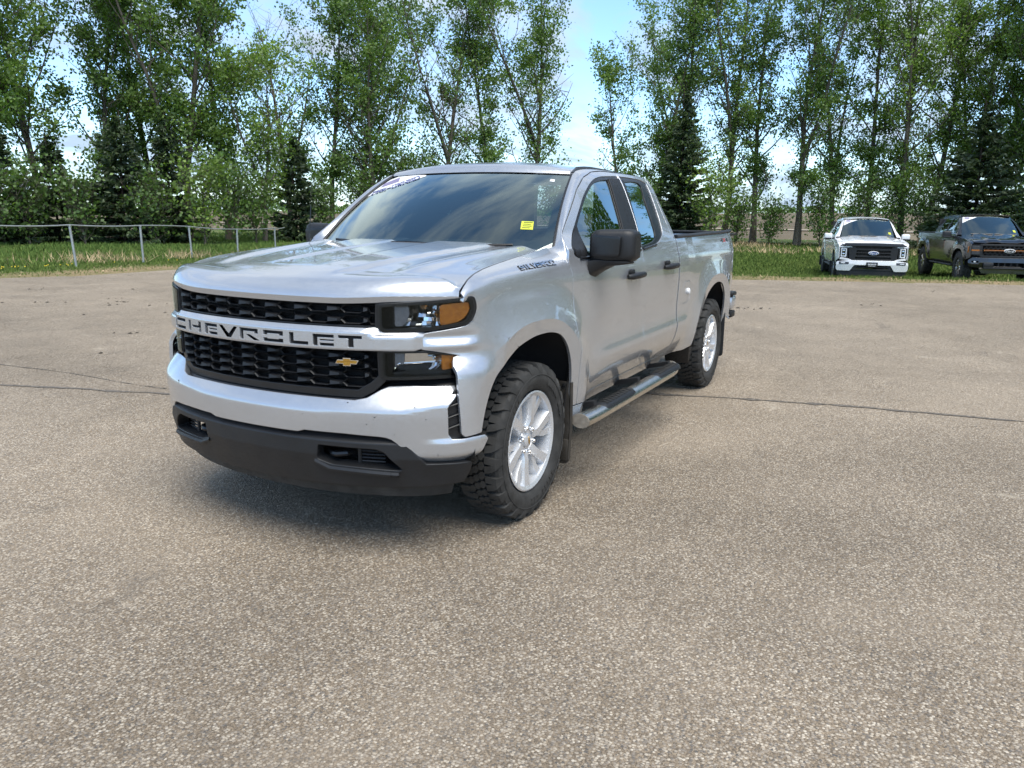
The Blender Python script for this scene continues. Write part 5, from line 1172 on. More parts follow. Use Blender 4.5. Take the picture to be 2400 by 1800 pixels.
    panel('roof', lambda x, y: (x, y, 1.94 + lift - .05 * ((x + 1.9) / .9) ** 2 * 1.0 - .05 * np.abs(y / .66) ** 2.4), [(-1.17, 0), (-1.2, .5), (-1.24, .655), (-2.6, .655), (-2.78, .55), (-2.80, 0), (-2.78, -.55), (-2.6, -.655), (-1.24, -.655), (-1.2, -.5)], pm, t, ra=.12, rb=.1, hint=(0, 0, 1))
    for s in (1, -1): grid('roof_rail', [[(x, s * (.66 + (float(sy(x, 1.838 + lift)) + .004 - .66) * w), float(1.94 + lift - .05 * ((x + 1.9) / .9) ** 2 - .05) * (1 - w) + (1.840 + lift) * w + .012 * 4 * w * (1 - w)) for w in (0, .5, 1)] for x in np.linspace(-1.3, -2.78, 9)], pm, t, hint=(0, s, 1))
    W = lambda u, q: (-.44 - .20 * np.abs(u) ** 2 + (-.72 + .06 * np.abs(u) ** 2) * q, u * (.83 - .16 * q), 1.30 + lift + .555 * q + .02 * 4 * q * (1 - q))
    ws = panel('windshield', W, rc([(-1, 0), (1, 0), (1, 1), (-1, 1)], .04), M['glass'], t, ra=.12, rb=.12, hint=(1, 0, .5), rim=False)
    panel('glass_border', W, rc([(-1, 0), (1, 0), (1, 1), (-1, 1)], .04), M['satin'], ws, holes=[rc([(-.94, .10), (.94, .10), (.93, .93), (-.93, .93)], .08)], ra=.12, rb=.12, hint=(1, 0, .5), off=-.008, rim=False)
    panel('sale_sticker', W, [(-.96, .95), (-.42, .95), (-.75, .77), (-.96, .60)], M['white'], ws, ra=.1, rb=.1, hint=(1, 0, .5), off=.003, rim=False)
    panel('sticker_block', W, [(-.90, .84), (-.88, .92), (-.70, .92), (-.73, .83)], M['mauve'], ws, ra=.1, rb=.1, hint=(1, 0, .5), off=.006, rim=False)
    panel('yellow_slip', W, [(.76, .16), (.85, .16), (.84, .26), (.75, .26)], M['yellow'], ws, ra=.1, rb=.1, hint=(1, 0, .5), off=.003, rim=False)
    for s in (.34, -.3): MB().tube([(-.50, s - .3, 1.345 + lift), (-.47, s, 1.335 + lift), (-.50, s + .3, 1.345 + lift)], .014, 5).done('wiper', M['satin'], t)
    cb = MB(); cb.box((-1.7, 0, .7 + lift), (2.1, 1.6, .1)).box((-2.76, 0, 1.2 + lift), (.06, 1.7, 1.15)).box((-.85, 0, 1.15 + lift), (.35, 1.55, .30))
    for x in (-1.55, -2.45):
        for y in (.4, -.4): cb.box((x, y, 1.15 + lift), (.16, .5, .75)).box((x, y, 1.58 + lift), (.1, .26, .18))
    cb.done('cabin', M['trimcloth'], t)
    MB().box((-3.7, 0, .95 + lift), (2.0, 1.7, .06)).done('bed_floor', M['plastic'], t); MB().box((-4.79, 0, 1.0 + lift), (.06, 1.6, .66)).done('tailgate', pm, t, bevel=.02); MB().box((-4.90, 0, .62 + lift), (.18, 1.75, .18)).done('rear_bumper', M['chrome'], t, bevel=.03)
    MB().box((-1.9, 0, .50 + lift), (5.2, 1.0, .18)).box((-3.69, 0, .42), (.25, 1.5, .14)).box((0, 0, .45), (.3, 1.4, .16)).box((.2, 0, .8 + lift), (.8, 1.2, .5)).done('chassis', M['matte'], t)
    # wheels
    tb = None
    for wx in (0, WB):
        for s in (1, -1):
            w = bpy.data.objects.new('wheel', None); link(w, t); w.location = (wx, s * .87, R - .005); w.rotation_euler = (0, .3 * s + wx, 0 if s > 0 else math.pi)
            if tb is None:
                b = MB(); h = .145; b.lathe([(.24, h * .7), (.27, h * .95), (R * .85, h), (R - .02, h * .9), (R, h * .75), (R, 0), (R, -h * .75), (R - .02, -h * .9), (R * .85, -h), (.27, -h * .95)], 40, 'Y')
                for k in range(34):
                    a = 2 * math.pi * k / 34
                    for off in (h * .72, h * .05, -h * .65): b.box((math.cos(a) * (R + .004), off, math.sin(a) * (R + .004)), (.022, h * .45, R * .12), Matrix.Rotation(-a, 3, 'Y'))
                b.done('tyre', M['rubber'], w, smooth=True)
                rm = MB(); rm.lathe([(.250, .095), (.255, .105), (.235, .10), (.225, .05), (.215, -.05)], 36, 'Y')
                for k in range(6):
                    a = 2 * math.pi * k / 6
                    for da in (-.16, .16):
                        rm.tube([(math.cos(a) * .06, .085, math.sin(a) * .06), (math.cos(a + da * .6) * .15, .095, math.sin(a + da * .6) * .15), (math.cos(a + da) * .235, .098, math.sin(a + da) * .235)], .017, 5)
                rm.lathe([(0, .10), (.06, .098), (.075, .08), (.075, .04)], 20, 'Y'); rm.done('rim', M['alloy'] if not black else M['steel'], w, smooth=True, angle=30)
                MB().lathe([(0, .02), (.23, .02)], 24, 'Y').done('gap_shade_disc', M['matte'], w); tb = list(w.children)  # added dark disc that paints the spoke openings as shaded
            else:
                for ch in tb: link(ch.copy(), w)
    # ---- front end
    F_ = lambda off: (lambda y, z: (FX(y) + off, y, z + lift)); fk = dict(ra=.06, rb=.05, hint=(1, 0, 0), rnd=.006)
    def sq(y0, y1, z0, z1, r=.02): return rc([(y0, z0), (y1, z0), (y1, z1), (y0, z1)], r, 2)
    panel('front_filler', F_(-.12), [(-.84, .45), (.84, .45), (.90, .75), (.88, 1.10), (-.88, 1.10), (-.90, .75)], M['matte'], t, rim=False, ra=.1, rb=.1, hint=(1, 0, 0))
    if not black:
        gr = panel('grille', F_(.0), rc([(-.66, .70), (-.58, .66), (.58, .66), (.66, .70), (.68, 1.02), (.60, 1.09), (-.60, 1.09), (-.68, 1.02)], .03, 2), M['plastic'], t, holes=[sq(-.50, .50, 1.005, 1.065), sq(-.48, .48, .885, .955), sq(-.48, .48, .795, .865), sq(-.50, .50, .69, .755)], depth=.08, **fk)
        for z in (1.035, .92, .83, .72): MB().box((.86, 0, z), (.02, .96, .012)).done('grille_slat', M['satin'], gr)
        panel('bug_deflector', lambda y, z: (FX(y) + .04 - .35 * np.maximum(z - 1.10, 0), y, z + lift), rc([(-.86, 1.075), (0, 1.085), (.86, 1.075), (.80, 1.155), (0, 1.17), (-.80, 1.155)], .02, 2), M['satin'], t, depth=.03, **fk)
        bmp = panel('front_bumper', lambda y, z: (FX(y) + .05 - .15 * np.abs(z - .52), y, z + lift), rc([(-.97, .34), (-.62, .34), (-.50, .52), (.50, .52), (.62, .34), (.97, .34), (1.0, .42), (.99, .60), (.70, .64), (.56, .635), (-.56, .635), (-.70, .64), (-.99, .60), (-1.0, .42)], .03, 2), pm, t, depth=.06, **fk)
        panel('upper_trim', F_(.02), rc([(-.92, .675), (-.72, .655), (-.60, .645), (.60, .645), (.72, .655), (.92, .675), (.90, .73), (.68, .69), (.58, .648), (-.58, .648), (-.68, .69), (-.90, .73)], .006, 1), pm, t, depth=.05, **fk)
        panel('lower_intake', F_(.0), rc([(-.64, .36), (.64, .36), (.50, .52), (-.50, .52)], .02, 2), M['plastic'], t, holes=[sq(-.46, .46, .40, .44, .01), sq(-.42, .42, .46, .50, .01)], depth=.05, **fk)
        panel('valance', F_(-.02), rc([(-.95, .20), (.95, .20), (.98, .35), (-.98, .35)], .03, 2), M['plastic'], t, depth=.05, **fk)
        pl = MB().box((1.00, -.02, .525), (.02, .32, .16)).done('front_plate', M['satin'], t, bevel=.008)
        nb = MB()
        for k in range(6): nb.box((1.012, -.12 + .04 * k, .55), (.004, .026, .030))
        for k in range(5): nb.box((1.012, -.10 + .04 * k, .50), (.004, .028, .018))
        nb.done('plate_print', M['white'], pl, kind='stuff')
        lampz = (.70, 1.06)
    else:
        gr = panel('grille', F_(.0), rc([(-.70, .72), (.70, .72), (.74, .80), (.74, 1.08), (-.74, 1.08), (-.74, .80)], .03, 2), M['satin'], t, holes=[rc([(-.66, .76), (.66, .76), (.68, 1.04), (-.68, 1.04)], .02, 2)], depth=.08, **fk)
        first_ = None
        for row in range(4):
            for col in range(-5, 6):
                y = col * .118 + (.059 if row % 2 else 0); z = .78 + .078 * row
                if abs(y) > .62: continue
                hx = [(y + math.cos(a) * q * 1.15, z + lift + math.sin(a) * q) for q in (.052, .040) for a in np.linspace(0, 2 * math.pi, 7)[:-1]]
                if first_ is None:
                    b = MB(); v = [(0, math.cos(a) * q * 1.15, math.sin(a) * q) for q in (.056, .040) for a in np.linspace(0, 2 * math.pi, 7)[:-1]]; v += [(-.03, p[1], p[2]) for p in v]
                    b.add(v, [(j, (j + 1) % 6, 6 + (j + 1) % 6, 6 + j) for j in range(6)] + [(6 + j, 6 + (j + 1) % 6, 18 + (j + 1) % 6, 18 + j) for j in range(6)]); first_ = o = b.done('grille_cell', M['plastic'], gr)
                else: o = first_.copy(); link(o, gr)
                o.location = (float(FX(y)) - .015, y, z + lift)
        for s in (1, -1): MB().box((.945, s * .40, .905 + lift), (.03, .52, .040)).done('amber_bar', M['copper'], gr, bevel=.01); MB().box((.955, s * .40, .905 + lift), (.03, .48, .018)).done('bar_insert', M['satin'], gr)
        panel('front_bumper', lambda y, z: (FX(y) + .06 - .15 * np.abs(z - .55), y, z + lift), rc([(-.97, .46), (-.72, .42), (.72, .42), (.97, .46), (1.0, .62), (.90, .70), (-.90, .70), (-1.0, .62)], .03, 2), pm, t, holes=[sq(-.40, .40, .46, .58, .02), sq(-.92, -.74, .555, .615), sq(.74, .92, .555, .615)], depth=.08, **fk)
        bb = MB()
        for s in (1, -1): bb.box((1.0, s * .52, .50 + lift), (.10, .26, .14))
        bb.box((1.0, 0, .42 + lift), (.10, 1.3, .05)); bb.done('bumper_guard', M['plastic'], t, bevel=.02, kind='stuff')
        for y in (-.24, -.08, .08, .24): MB().box((.93, y, .52 + lift), (.06, .03, .12)).done('intake_bar', M['plastic'], t)
        panel('skid_plate', lambda y, z: (.98 - .9 * (.40 - z) - .08 * np.abs(y), y, z + lift), rc([(-.60, .26), (.60, .26), (.72, .40), (-.72, .40)], .03, 2), M['skid'], t, depth=.03, **fk)
        lampz = (.76, 1.05)
    for s in (1, -1):
        def mi(p): return [(s * a, b) for a, b in p]
        lm = panel('headlamp', F_(-.015), mi(rc([(.70, lampz[0]), (.93, lampz[0] + .02), (.955, lampz[1] - .06), (.94, lampz[1]), (.70, lampz[1])], .02, 2)), M['satin'], t, depth=.06, **fk)
        if not black:
            for q in (sq(.745, .765, .76, 1.0, .004), sq(.87, .89, .76, 1.0, .004), sq(.745, .89, .985, 1.005, .004), sq(.745, .89, .755, .775, .004), sq(.60, .94, 1.035, 1.062, .006)): panel('light_tube', F_(.0), mi(q), M['paleglow'], lm, depth=.01, **fk)
            for z in (.93, .83): MB().lathe([(0, .02), (.03, .012), (.036, -.02)], 12, 'X', (float(FX(.82)) - .005, s * .82, z + lift)).done('projector', M['chrome'], lm, smooth=True)
            panel('fog_lamp', lambda y, z: (FX(y) + .055 - .15 * np.abs(z - .52), y, z + lift), mi(rc([(.66, .535), (.92, .53), (.93, .60), (.66, .595)], .012, 2)), M['deepgrey'], t, depth=.01, **fk); MB().box((float(FX(.80)) + .05, s * .80, .565), (.02, .16, .03)).done('fog_lens', M['paleglow'], t, bevel=.008)
        else:
            for q, mm in ((sq(.73, .92, .80, .88, .01), 'deepgrey'), (sq(.73, .92, .93, 1.02, .01), 'deepgrey'), (sq(.70, .95, .890, .922, .008), 'copper')): panel('lamp_element', F_(.0), mi(q), M[mm], lm, depth=.01, **fk)
            MB().box((float(FX(.83)) + .03, s * .83, .585 + lift), (.03, .06, .04)).done('fog_lens', M['paleglow'], t, bevel=.008)
            MB().box((.70, s * .985, .92 + lift), (.03, .03, .18)).done('side_marker', M['copper'], t, bevel=.008)
    # oval badge with its script
    n_ = 24; zc = (.875 if not black else .905) + lift; ring = lambda a, b, x: [(x, math.cos(q) * a, zc + math.sin(q) * b) for q in np.linspace(0, 2 * math.pi, n_ + 1)[:-1]]
    x0 = float(FX(0)); bd = grid('oval_badge', [ring(.145, .058, x0 - .02), ring(.145, .058, x0 + .035), ring(.132, .047, x0 + .040), ring(.02, .006, x0 + .040)], M['white'], t, closed_v=True, smooth=False, hint=(1, 0, 0))
    grid('badge_field', [ring(.130, .045, x0 + .0405), ring(.130, .045, x0 + .042), ring(.01, .004, x0 + .042)], M['oval'] if not black else M['satin'], bd, closed_v=True, smooth=False)
    nb = MB()
    for k, ch in enumerate('Ford'):
        for qd in strokes(GLYPH[ch], .22): nb.add([(x0 + .0435, -.095 + .050 * k + gx * .036 + .012 * gy, zc - .024 + gy * .046) for gx, gy in qd], [(0, 1, 2, 3)])
    nb.done('badge_script', M['white'], bd, fix=False)
    return t
far_pickup('white crew cab pickup with black grille parked nose-on at the verge', 'pickup_truck', M['whitepaint'], (-23.3, 1.02, float(gz(-23.3, 1.02)) + .03), math.radians(11.5), 'pickups parked on the verge')
far_pickup('black crew cab pickup with amber grille bars parked beside the white one', 'pickup_truck', M['blackpaint'], (-23.6, 4.42, float(gz(-23.6, 4.42)) + .02), math.radians(15.5), 'pickups parked on the verge', True)
# ------------------------------------------------------------------ shelter belt: poplars, spruces, saplings
def at(px, dist, z=None):
    """ground point seen in photo column px at a horizontal distance from the camera"""
    k = (px - 1200) / 1830.25; d = _fw + _r2 * k; d = np.array([d.x, d.y]); d /= np.hypot(*d); x, y = CAM_LOC[0] + d[0] * dist, CAM_LOC[1] + d[1] * dist
    return float(x), float(y), float(gz(x, y)) if z is None else z
def leaf_mat(name, lo, hi, rough=.55):
    m = bpy.data.materials.new(name); m.use_nodes = True; n, l = m.node_tree.nodes, m.node_tree.links; n.clear()
    o = n.new('ShaderNodeOutputMaterial'); g = n.new('ShaderNodeNewGeometry')
    c = nramp(n, l, g.outputs['Random Per Island'], [(0, lo), (.55, tuple((a + b) / 2 for a, b in zip(lo, hi))), (1, hi)])
    tc = n.new('ShaderNodeTexCoord'); big = nnoise(n, l, .55, 3, .5, tc.outputs['Object']); c = nmix(n, l, 1.0, c, nramp(n, l, big, [(.3, .70), (.7, 1.25)]), 'MULTIPLY')
    df = n.new('ShaderNodeBsdfDiffuse'); tr = n.new('ShaderNodeBsdfTranslucent'); gl = n.new('ShaderNodeBsdfGlossy'); gl.inputs['Roughness'].default_value = rough; gl.inputs['Color'].default_value = (.9, .95, .9, 1)
    l.new(c, df.inputs['Color']); l.new(nmix(n, l, 1.0, c, (1.25, 1.35, .7), 'MULTIPLY'), tr.inputs['Color'])
    a = n.new('ShaderNodeMixShader'); a.inputs[0].default_value = .45; l.new(df.outputs[0], a.inputs[1]); l.new(tr.outputs[0], a.inputs[2])
    b = n.new('ShaderNodeMixShader'); b.inputs[0].default_value = .045; l.new(a.outputs[0], b.inputs[1]); l.new(gl.outputs[0], b.inputs[2]); l.new(b.outputs[0], o.inputs['Surface']); return m
def bark(name, a, b):
    m, n, l, p = mat(name); tc = n.new('ShaderNodeTexCoord').outputs['Object']; f = nnoise(n, l, 4, 7, .7, tc, mapping=(3, 3, .6)); l.new(nramp(n, l, f, [(.3, a), (.7, b)]), p.inputs['Base Color']); p.inputs['Roughness'].default_value = .95; p.inputs['Specular IOR Level'].default_value = .1
    nbump(n, l, f, .8, .05, p); return m
LEAF = [leaf_mat('poplar_leaf_%s' % k, a, b) for k, a, b in (('mid', (.085, .160, .030), (.225, .345, .070)), ('deep', (.065, .132, .028), (.180, .295, .062)), ('fresh', (.115, .205, .034), (.270, .390, .075)))]
NEEDLE = leaf_mat('spruce_needle', (.024, .050, .020), (.105, .155, .060), .6)
BARK = bark('poplar_bark', (.075, .062, .050), (.20, .175, .145)); DARKBARK = bark('spruce_bark', (.035, 0.020, .022), (.09, .07, .055))

class Tubes:
    def __init__(s): s.V = []; s.F = []; s.n = 0
    def add(s, P, R, n=6):
        P = np.asarray(P, float); k = len(P); R = np.asarray(R, float); T = np.gradient(P, axis=0); T /= np.maximum(np.linalg.norm(T, axis=1), 1e-9)[:, None]
        up = np.where(np.abs(T[:, 2:3]) > .9, [[1., 0, 0]], [[0, 0, 1.]]); A = np.cross(T, up); A /= np.maximum(np.linalg.norm(A, axis=1), 1e-9)[:, None]; B = np.cross(A, T); th = np.linspace(0, 2 * np.pi, n + 1)[:-1]
        V = P[:, None] + (A[:, None] * np.cos(th)[None, :, None] + B[:, None] * np.sin(th)[None, :, None]) * R[:, None, None]; s.V.append(V.reshape(-1, 3))
        i, j = np.meshgrid(np.arange(k - 1), np.arange(n), indexing='ij'); F = np.stack([i * n + j, i * n + (j + 1) % n, (i + 1) * n + (j + 1) % n, (i + 1) * n + j], -1).reshape(-1, 4) + s.n; s.F.append(F); s.n += k * n
    def build(s, name, m, parent): return numesh(name, np.vstack(s.V), np.vstack(s.F), m, parent, smooth=True)

def leaf_quads(C, size, rng, droop=.0, aspect=.8):
    n = len(C); a = rng.normal(size=(n, 3)); a[:, 2] -= droop; a /= np.linalg.norm(a, axis=1)[:, None]; b = np.cross(a, rng.normal(size=(n, 3))); b /= np.maximum(np.linalg.norm(b, axis=1), 1e-9)[:, None]
    s = size * rng.uniform(.65, 1.3, n)[:, None]; c = np.cross(a, b)
    V = np.stack([C - a * s * .5, C + b * s * aspect * .5 + c * s * .08, C + a * s * .55, C - b * s * aspect * .5 + c * s * .08], 1).reshape(-1, 3); return V, np.arange(4 * n).reshape(-1, 4)

def bend(p0, d, L, k, rng, curl=.25, wob=.08):
    P = [np.array(p0, float)]; d = np.array(d, float); d /= np.linalg.norm(d)
    for i in range(k):
        d = d + np.array([0, 0, curl / k]) + rng.normal(0, wob, 3); d /= np.linalg.norm(d); P.append(P[-1] + d * L / k)
    return np.array(P)

def poplar(px, dist, H, W, label, leaf=0, n_leaf=9000, seed=0, lean=(0, 0), bare=0.0, fork=0.0, low=.16, group='poplars of the shelter belt', r0=None, name='poplar_tree', cat='tree', lsize=.158):
    rng = np.random.default_rng(1000 + seed); x, y, z = at(px, dist); t = thing(name, label, cat, (x, y, z - .05), 0, group); tb = Tubes(); C = []; tw = []
    r0 = r0 or .0105 * H + .02; axes = []
    d0 = np.array([lean[0], lean[1], 1.0])
    main = bend((0, 0, 0), d0, H * (.93 if not fork else .90), 9, rng, .10, .035); axes.append((main, r0))
    if fork:
        i = 2 + int(fork * 2); s2 = bend(main[i], np.array([-lean[0] + rng.choice([-1, 1]) * .42, rng.normal(0, .25), 1.0]), H * .90 - main[i][2], 7, rng, .25, .05); axes.append((s2, r0 * .62))
    for P, ra in axes:
        k = len(P); tb.add(P, ra * np.linspace(1, .16, k) * np.where(np.arange(k) == 0, 1.35, 1), 8); nb = int(30 * (P[-1][2] - P[0][2]) / H) + 4
        for q in range(nb):
            f = low + (1 - low) * ((q + rng.uniform(0, 1)) / nb) if ra == r0 else (q + rng.uniform(0, 1)) / nb; f = min(f, .985)
            pi = f * (k - 1); i = int(pi); p = P[i] * (1 - (pi - i)) + P[min(i + 1, k - 1)] * (pi - i); hz = p[2] / H
            az = q * 2.4 + rng.uniform(-.5, .5); up = .75 + .9 * hz; prof = math.sin(math.pi * min(max((hz - .05) / 1.0, .08), .97)) ** .6
            L = W * .62 * prof * rng.choice((rng.uniform(.35, .8), rng.uniform(.8, 1.45))) + .35; br = bend(p, (math.cos(az), math.sin(az), up), L, 5, rng, .45, .10); rb = max(ra * (1 - .8 * f) * .42, .014); tb.add(br, rb * np.linspace(1, .2, 6), 5)
            dead = rng.uniform() < bare * (.3 + .9 * hz)
            for m_ in range(5 if not dead else 7):
                g = rng.uniform(.25, 1.0); gi = g * 5; ii = min(int(gi), 4); sp = br[ii] * (1 - (gi - ii)) + br[ii + 1] * (gi - ii); a2 = rng.uniform(0, 2 * math.pi)
                sub = bend(sp, (math.cos(a2), math.sin(a2), rng.uniform(.2, 1.3)), L * rng.uniform(.22, .5) + .15, 3, rng, .3, .12); tb.add(sub, rb * .42 * np.linspace(1, .3, 4), 4)
                if not dead: C += [(sub[j], .20) for j in (1, 2, 3)]
            if not dead: C += [(br[j], .24) for j in (2, 3, 4, 5)]
            elif rng.uniform() < .5: C += [(br[5], .15)]
    tb.build('trunk', BARK, t)
    if n_leaf:
        cc = np.array([c for c, _ in C]); w = rng.gamma(.8, 1, len(cc)); w /= w.sum(); ix = rng.choice(len(cc), n_leaf, p=w); sg = np.array([s for _, s in C])[ix]
        pts = cc[ix] + rng.normal(size=(n_leaf, 3)) * sg[:, None] * np.array([1.25, 1.25, 1.0]); pts = pts[pts[:, 2] > .3]
        V, F = leaf_quads(pts, lsize, rng, .35); numesh('crown', V, F, LEAF[leaf], t)
    return t

def spruce(px, dist, H, W, label, seed=0, group='spruces among the poplars', n_spray=85):
    rng = np.random.default_rng(5000 + seed); x, y, z = at(px, dist); t = thing('spruce_tree', label, 'tree', (x, y, z - .05), 0, group); tb = Tubes(); tb.add(bend((0, 0, 0), (0, 0, 1), H, 6, rng, .0, .012), .012 * H * np.linspace(1, .1, 7) + .01, 7); C = []; D = []
    nw = int(H * 4.2)
    for i in range(nw):
        f = (i + rng.uniform(-.3, .3)) / nw; h = .06 * H + f * .93 * H; R = W / 2 * (1 - f) ** .85 * rng.uniform(.8, 1.12) + .10
        for q in range(int(5 + 5 * (1 - f))):
            az = rng.uniform(0, 2 * math.pi); L = R * rng.uniform(.65, 1.1); br = bend((0, 0, h), (math.cos(az), math.sin(az), .12 - .35 * (1 - f)), L, 4, rng, .38, .05); tb.add(br, .016 * np.linspace(1, .25, 5) * (.5 + (1 - f)), 4)
            m_ = max(6, int(n_spray * L / 1.6)); u = rng.uniform(.12, 1.05, m_) ** .8 * 4; ii = np.clip(u.astype(int), 0, 3); fr = (u - ii)[:, None]; p = br[ii] * (1 - fr) + br[ii + 1] * fr
            side = np.array([-math.sin(az), math.cos(az), 0]); off = rng.normal(0, .30 * L * .45, m_)[:, None] * (1.05 - u[:, None] / 4.4); C.append(p + side * off + np.array([0, 0, -.03]) - np.array([0, 0, 1]) * np.abs(rng.normal(0, .06, m_))[:, None])
    tb.build('trunk', DARKBARK, t); pts = np.vstack(C); n = len(pts)
    # sprays: long thin quads pointing out and a little down
    out = pts * np.array([1, 1, 0]); out /= np.maximum(np.linalg.norm(out, axis=1), 1e-6)[:, None]; a = out + rng.normal(0, .45, (n, 3)) + np.array([0, 0, -.28]); a /= np.linalg.norm(a, axis=1)[:, None]; b = np.cross(a, rng.normal(size=(n, 3))); b /= np.linalg.norm(b, axis=1)[:, None]; s = rng.uniform(.16, .40, n)[:, None]
    V = np.stack([pts - a * s * .4, pts + b * s * .22, pts + a * s * .6, pts - b * s * .22], 1).reshape(-1, 3); numesh('crown', V, np.arange(4 * n).reshape(-1, 4), NEEDLE, t); return t

PL = [  # column in the photo, distance, height, crown width, leaf kind, leaves, lean, bare, fork, label
 (-90, 44, 15.0, 5.5, 0, 9000, (0, 0), 0, 0, 'leafy poplar standing at the far end of the pipe fence, cut by the picture edge'),
 (16, 45, 14.6, 5.4, 0, 9500, (.02, 0), .10, 0, 'leafy poplar at the open end of the pipe rail, behind the dark low spruce'),
 (146, 47, 17.0, 6.4, 0, 14500, (.0, 0), .05, .5, 'tall broad poplar behind the first leaning fence post, widest crown there'),
 (290, 48, 14.6, 5.4, 1, 9500, (.03, 0), .12, 0, 'dark-leaved poplar rising straight behind the second upright fence post'),
 (412, 49, 16.6, 5.6, 1, 10000, (-.16, 0), .18, 0, 'poplar with its pale trunk leaning across the crown above the middle of the pipe fence'),
 (468, 46, 17.4, 5.6, 0, 12500, (.02, 0), .08, .4, 'tall dense poplar over the third fence post, its crown reaching the picture top'),
 (560, 48, 14.2, 4.8, 0, 10500, (.05, 0), .14, 0, 'poplar with a narrow rounded crown over the fourth fence post, bordering open sky'),
 (640, 46, 9.6, 3.8, 2, 4200, (.06, 0), .55, .5, 'short poplar with dark forked foot beside the fence rail end, bare twigs above'),
 (700, 52, 14.5, 4.2, 1, 2600, (.02, 0), .85, .3, 'mostly bare poplar, thin leafless twigs against the sky above the small spruce'),
 (792, 51, 14.6, 4.2, 1, 6500, (.0, 0), .15, 0, 'slim poplar with dark stem beside the passenger mirror of the silver pickup'),
 (850, 52, 15.6, 4.8, 0, 8400, (.03, 0), .30, .4, 'poplar behind the windscreen sticker with thin bare tips on its crown'),
 (905, 49, 14.2, 4.8, 0, 7400, (-.20, .02), .34, .3, 'poplar with a thick trunk slanting up from the roof corner of the silver pickup'),
 (1050, 52, 17.0, 4.8, 1, 3600, (.03, 0), .78, .6, 'half bare poplar with pale forked trunk over the cab roof, few leaves up high'),
 (1150, 54, 16.4, 5.2, 0, 10500, (-.05, 0), .10, 0, 'dense leafy poplar rising right above the middle of the cab roof'),
 (1243, 55, 18.2, 5.6, 0, 9500, (.05, 0), .12, .5, 'poplar whose trunk splits in a wide fork just above the silver cab roof'),
 (1440, 57, 12.4, 4.4, 0, 4200, (-.04, 0), .35, 0, 'thin small poplar in the sky gap beside the driver side of the cab roof'),
 (1510, 56, 17.0, 5.0, 1, 7600, (.08, 0), .25, 0, 'slender poplar leaning towards the large spruce behind the cab'),
 (1569, 57, 18.5, 5.2, 0, 9800, (.06, 0), .15, .4, 'tall poplar directly behind the spruce that stands over the pickup box'),
 (1672, 58, 19.0, 5.0, 0, 8200, (.03, 0), .22, .5, 'poplar with a grey trunk forking above the tail lamp of the silver pickup'),
 (1738, 59, 18.4, 4.6, 1, 7000, (-.03, 0), .35, 0, 'poplar with a straight brown trunk just off the tail of the silver pickup'),
 (1838, 58, 19.5, 6.0, 0, 9800, (.02, 0), .22, .5, 'thickest poplar, its stout trunk standing clear between the two parked groups of trucks'),
 (1915, 61, 17.2, 5.0, 1, 7600, (-.10, 0), .25, .3, 'poplar with a leaning double stem directly behind the white pickup'),
 (1992, 60, 18.0, 5.2, 0, 8200, (.02, 0), .18, 0, 'poplar rising over the roof of the white pickup'),
 (2068, 59, 19.0, 6.0, 2, 11000, (-.04, 0), .12, .4, 'bright green poplar with grey trunk over the mirror of the white pickup'),
 (2120, 61, 18.5, 6.0, 0, 10500, (.12, 0), .12, 0, 'leaning poplar between the white pickup and the broad spruce'),
 (2190, 60, 18.6, 6.2, 0, 11000, (.16, 0), .10, .4, 'poplar with a long slanting limb above the broad dark spruce'),
 (2275, 61, 18.6, 6.4, 2, 13000, (.03, 0), .06, 0, 'dense light green poplar over the cab of the black pickup'),
 (2340, 60, 19.0, 6.2, 0, 12500, (.0, 0), .06, .4, 'dense poplar with a thin straight trunk over the hood of the black pickup'),
 (2420, 59, 18.2, 6.2, 0, 11000, (-.03, 0), .08, 0, 'poplar at the picture edge beyond the black pickup'),
 (2510, 60, 18.2, 6.2, 0, 9000, (.0, 0), .08, 0, 'outermost poplar of the belt past the black pickup'),
]
for i, (px, ds, H, W, lf, nl, ln, br, fk, lab) in enumerate(PL):
    # the lean is given along the picture; turn it into the ground directions there
    e = np.array([_r2.x, _r2.y]) * ln[0]; poplar(px, ds, H, W * 1.2, lab, lf, int(nl * 1.45), i, (e[0], e[1]), br, fk)
SP = [(54, 44, 6.0, 3.4, 'dark low spruce at the open end of the pipe rail'), (178, 46, 5.4, 3.2, 'small dark spruce hidden behind the first leaning fence post'), (325, 44, 6.4, 4.6, 'broad dark spruce above the middle of the pipe fence'), (432, 45, 6.6, 3.6, 'dark spruce beside the broad one, nearer the silver hood'),
      (712, 47, 6.0, 3.0, 'pointed spruce beyond the passenger mirror, right of the fence end'), (1574, 54, 9.8, 4.6, 'tall spruce standing over the box of the silver pickup'), (2232, 57, 9.0, 7.2, 'broad dark spruce between the white and the black pickup')]
for i, (px, ds, H, W, lab) in enumerate(SP): spruce(px, ds, H, W, lab, i)
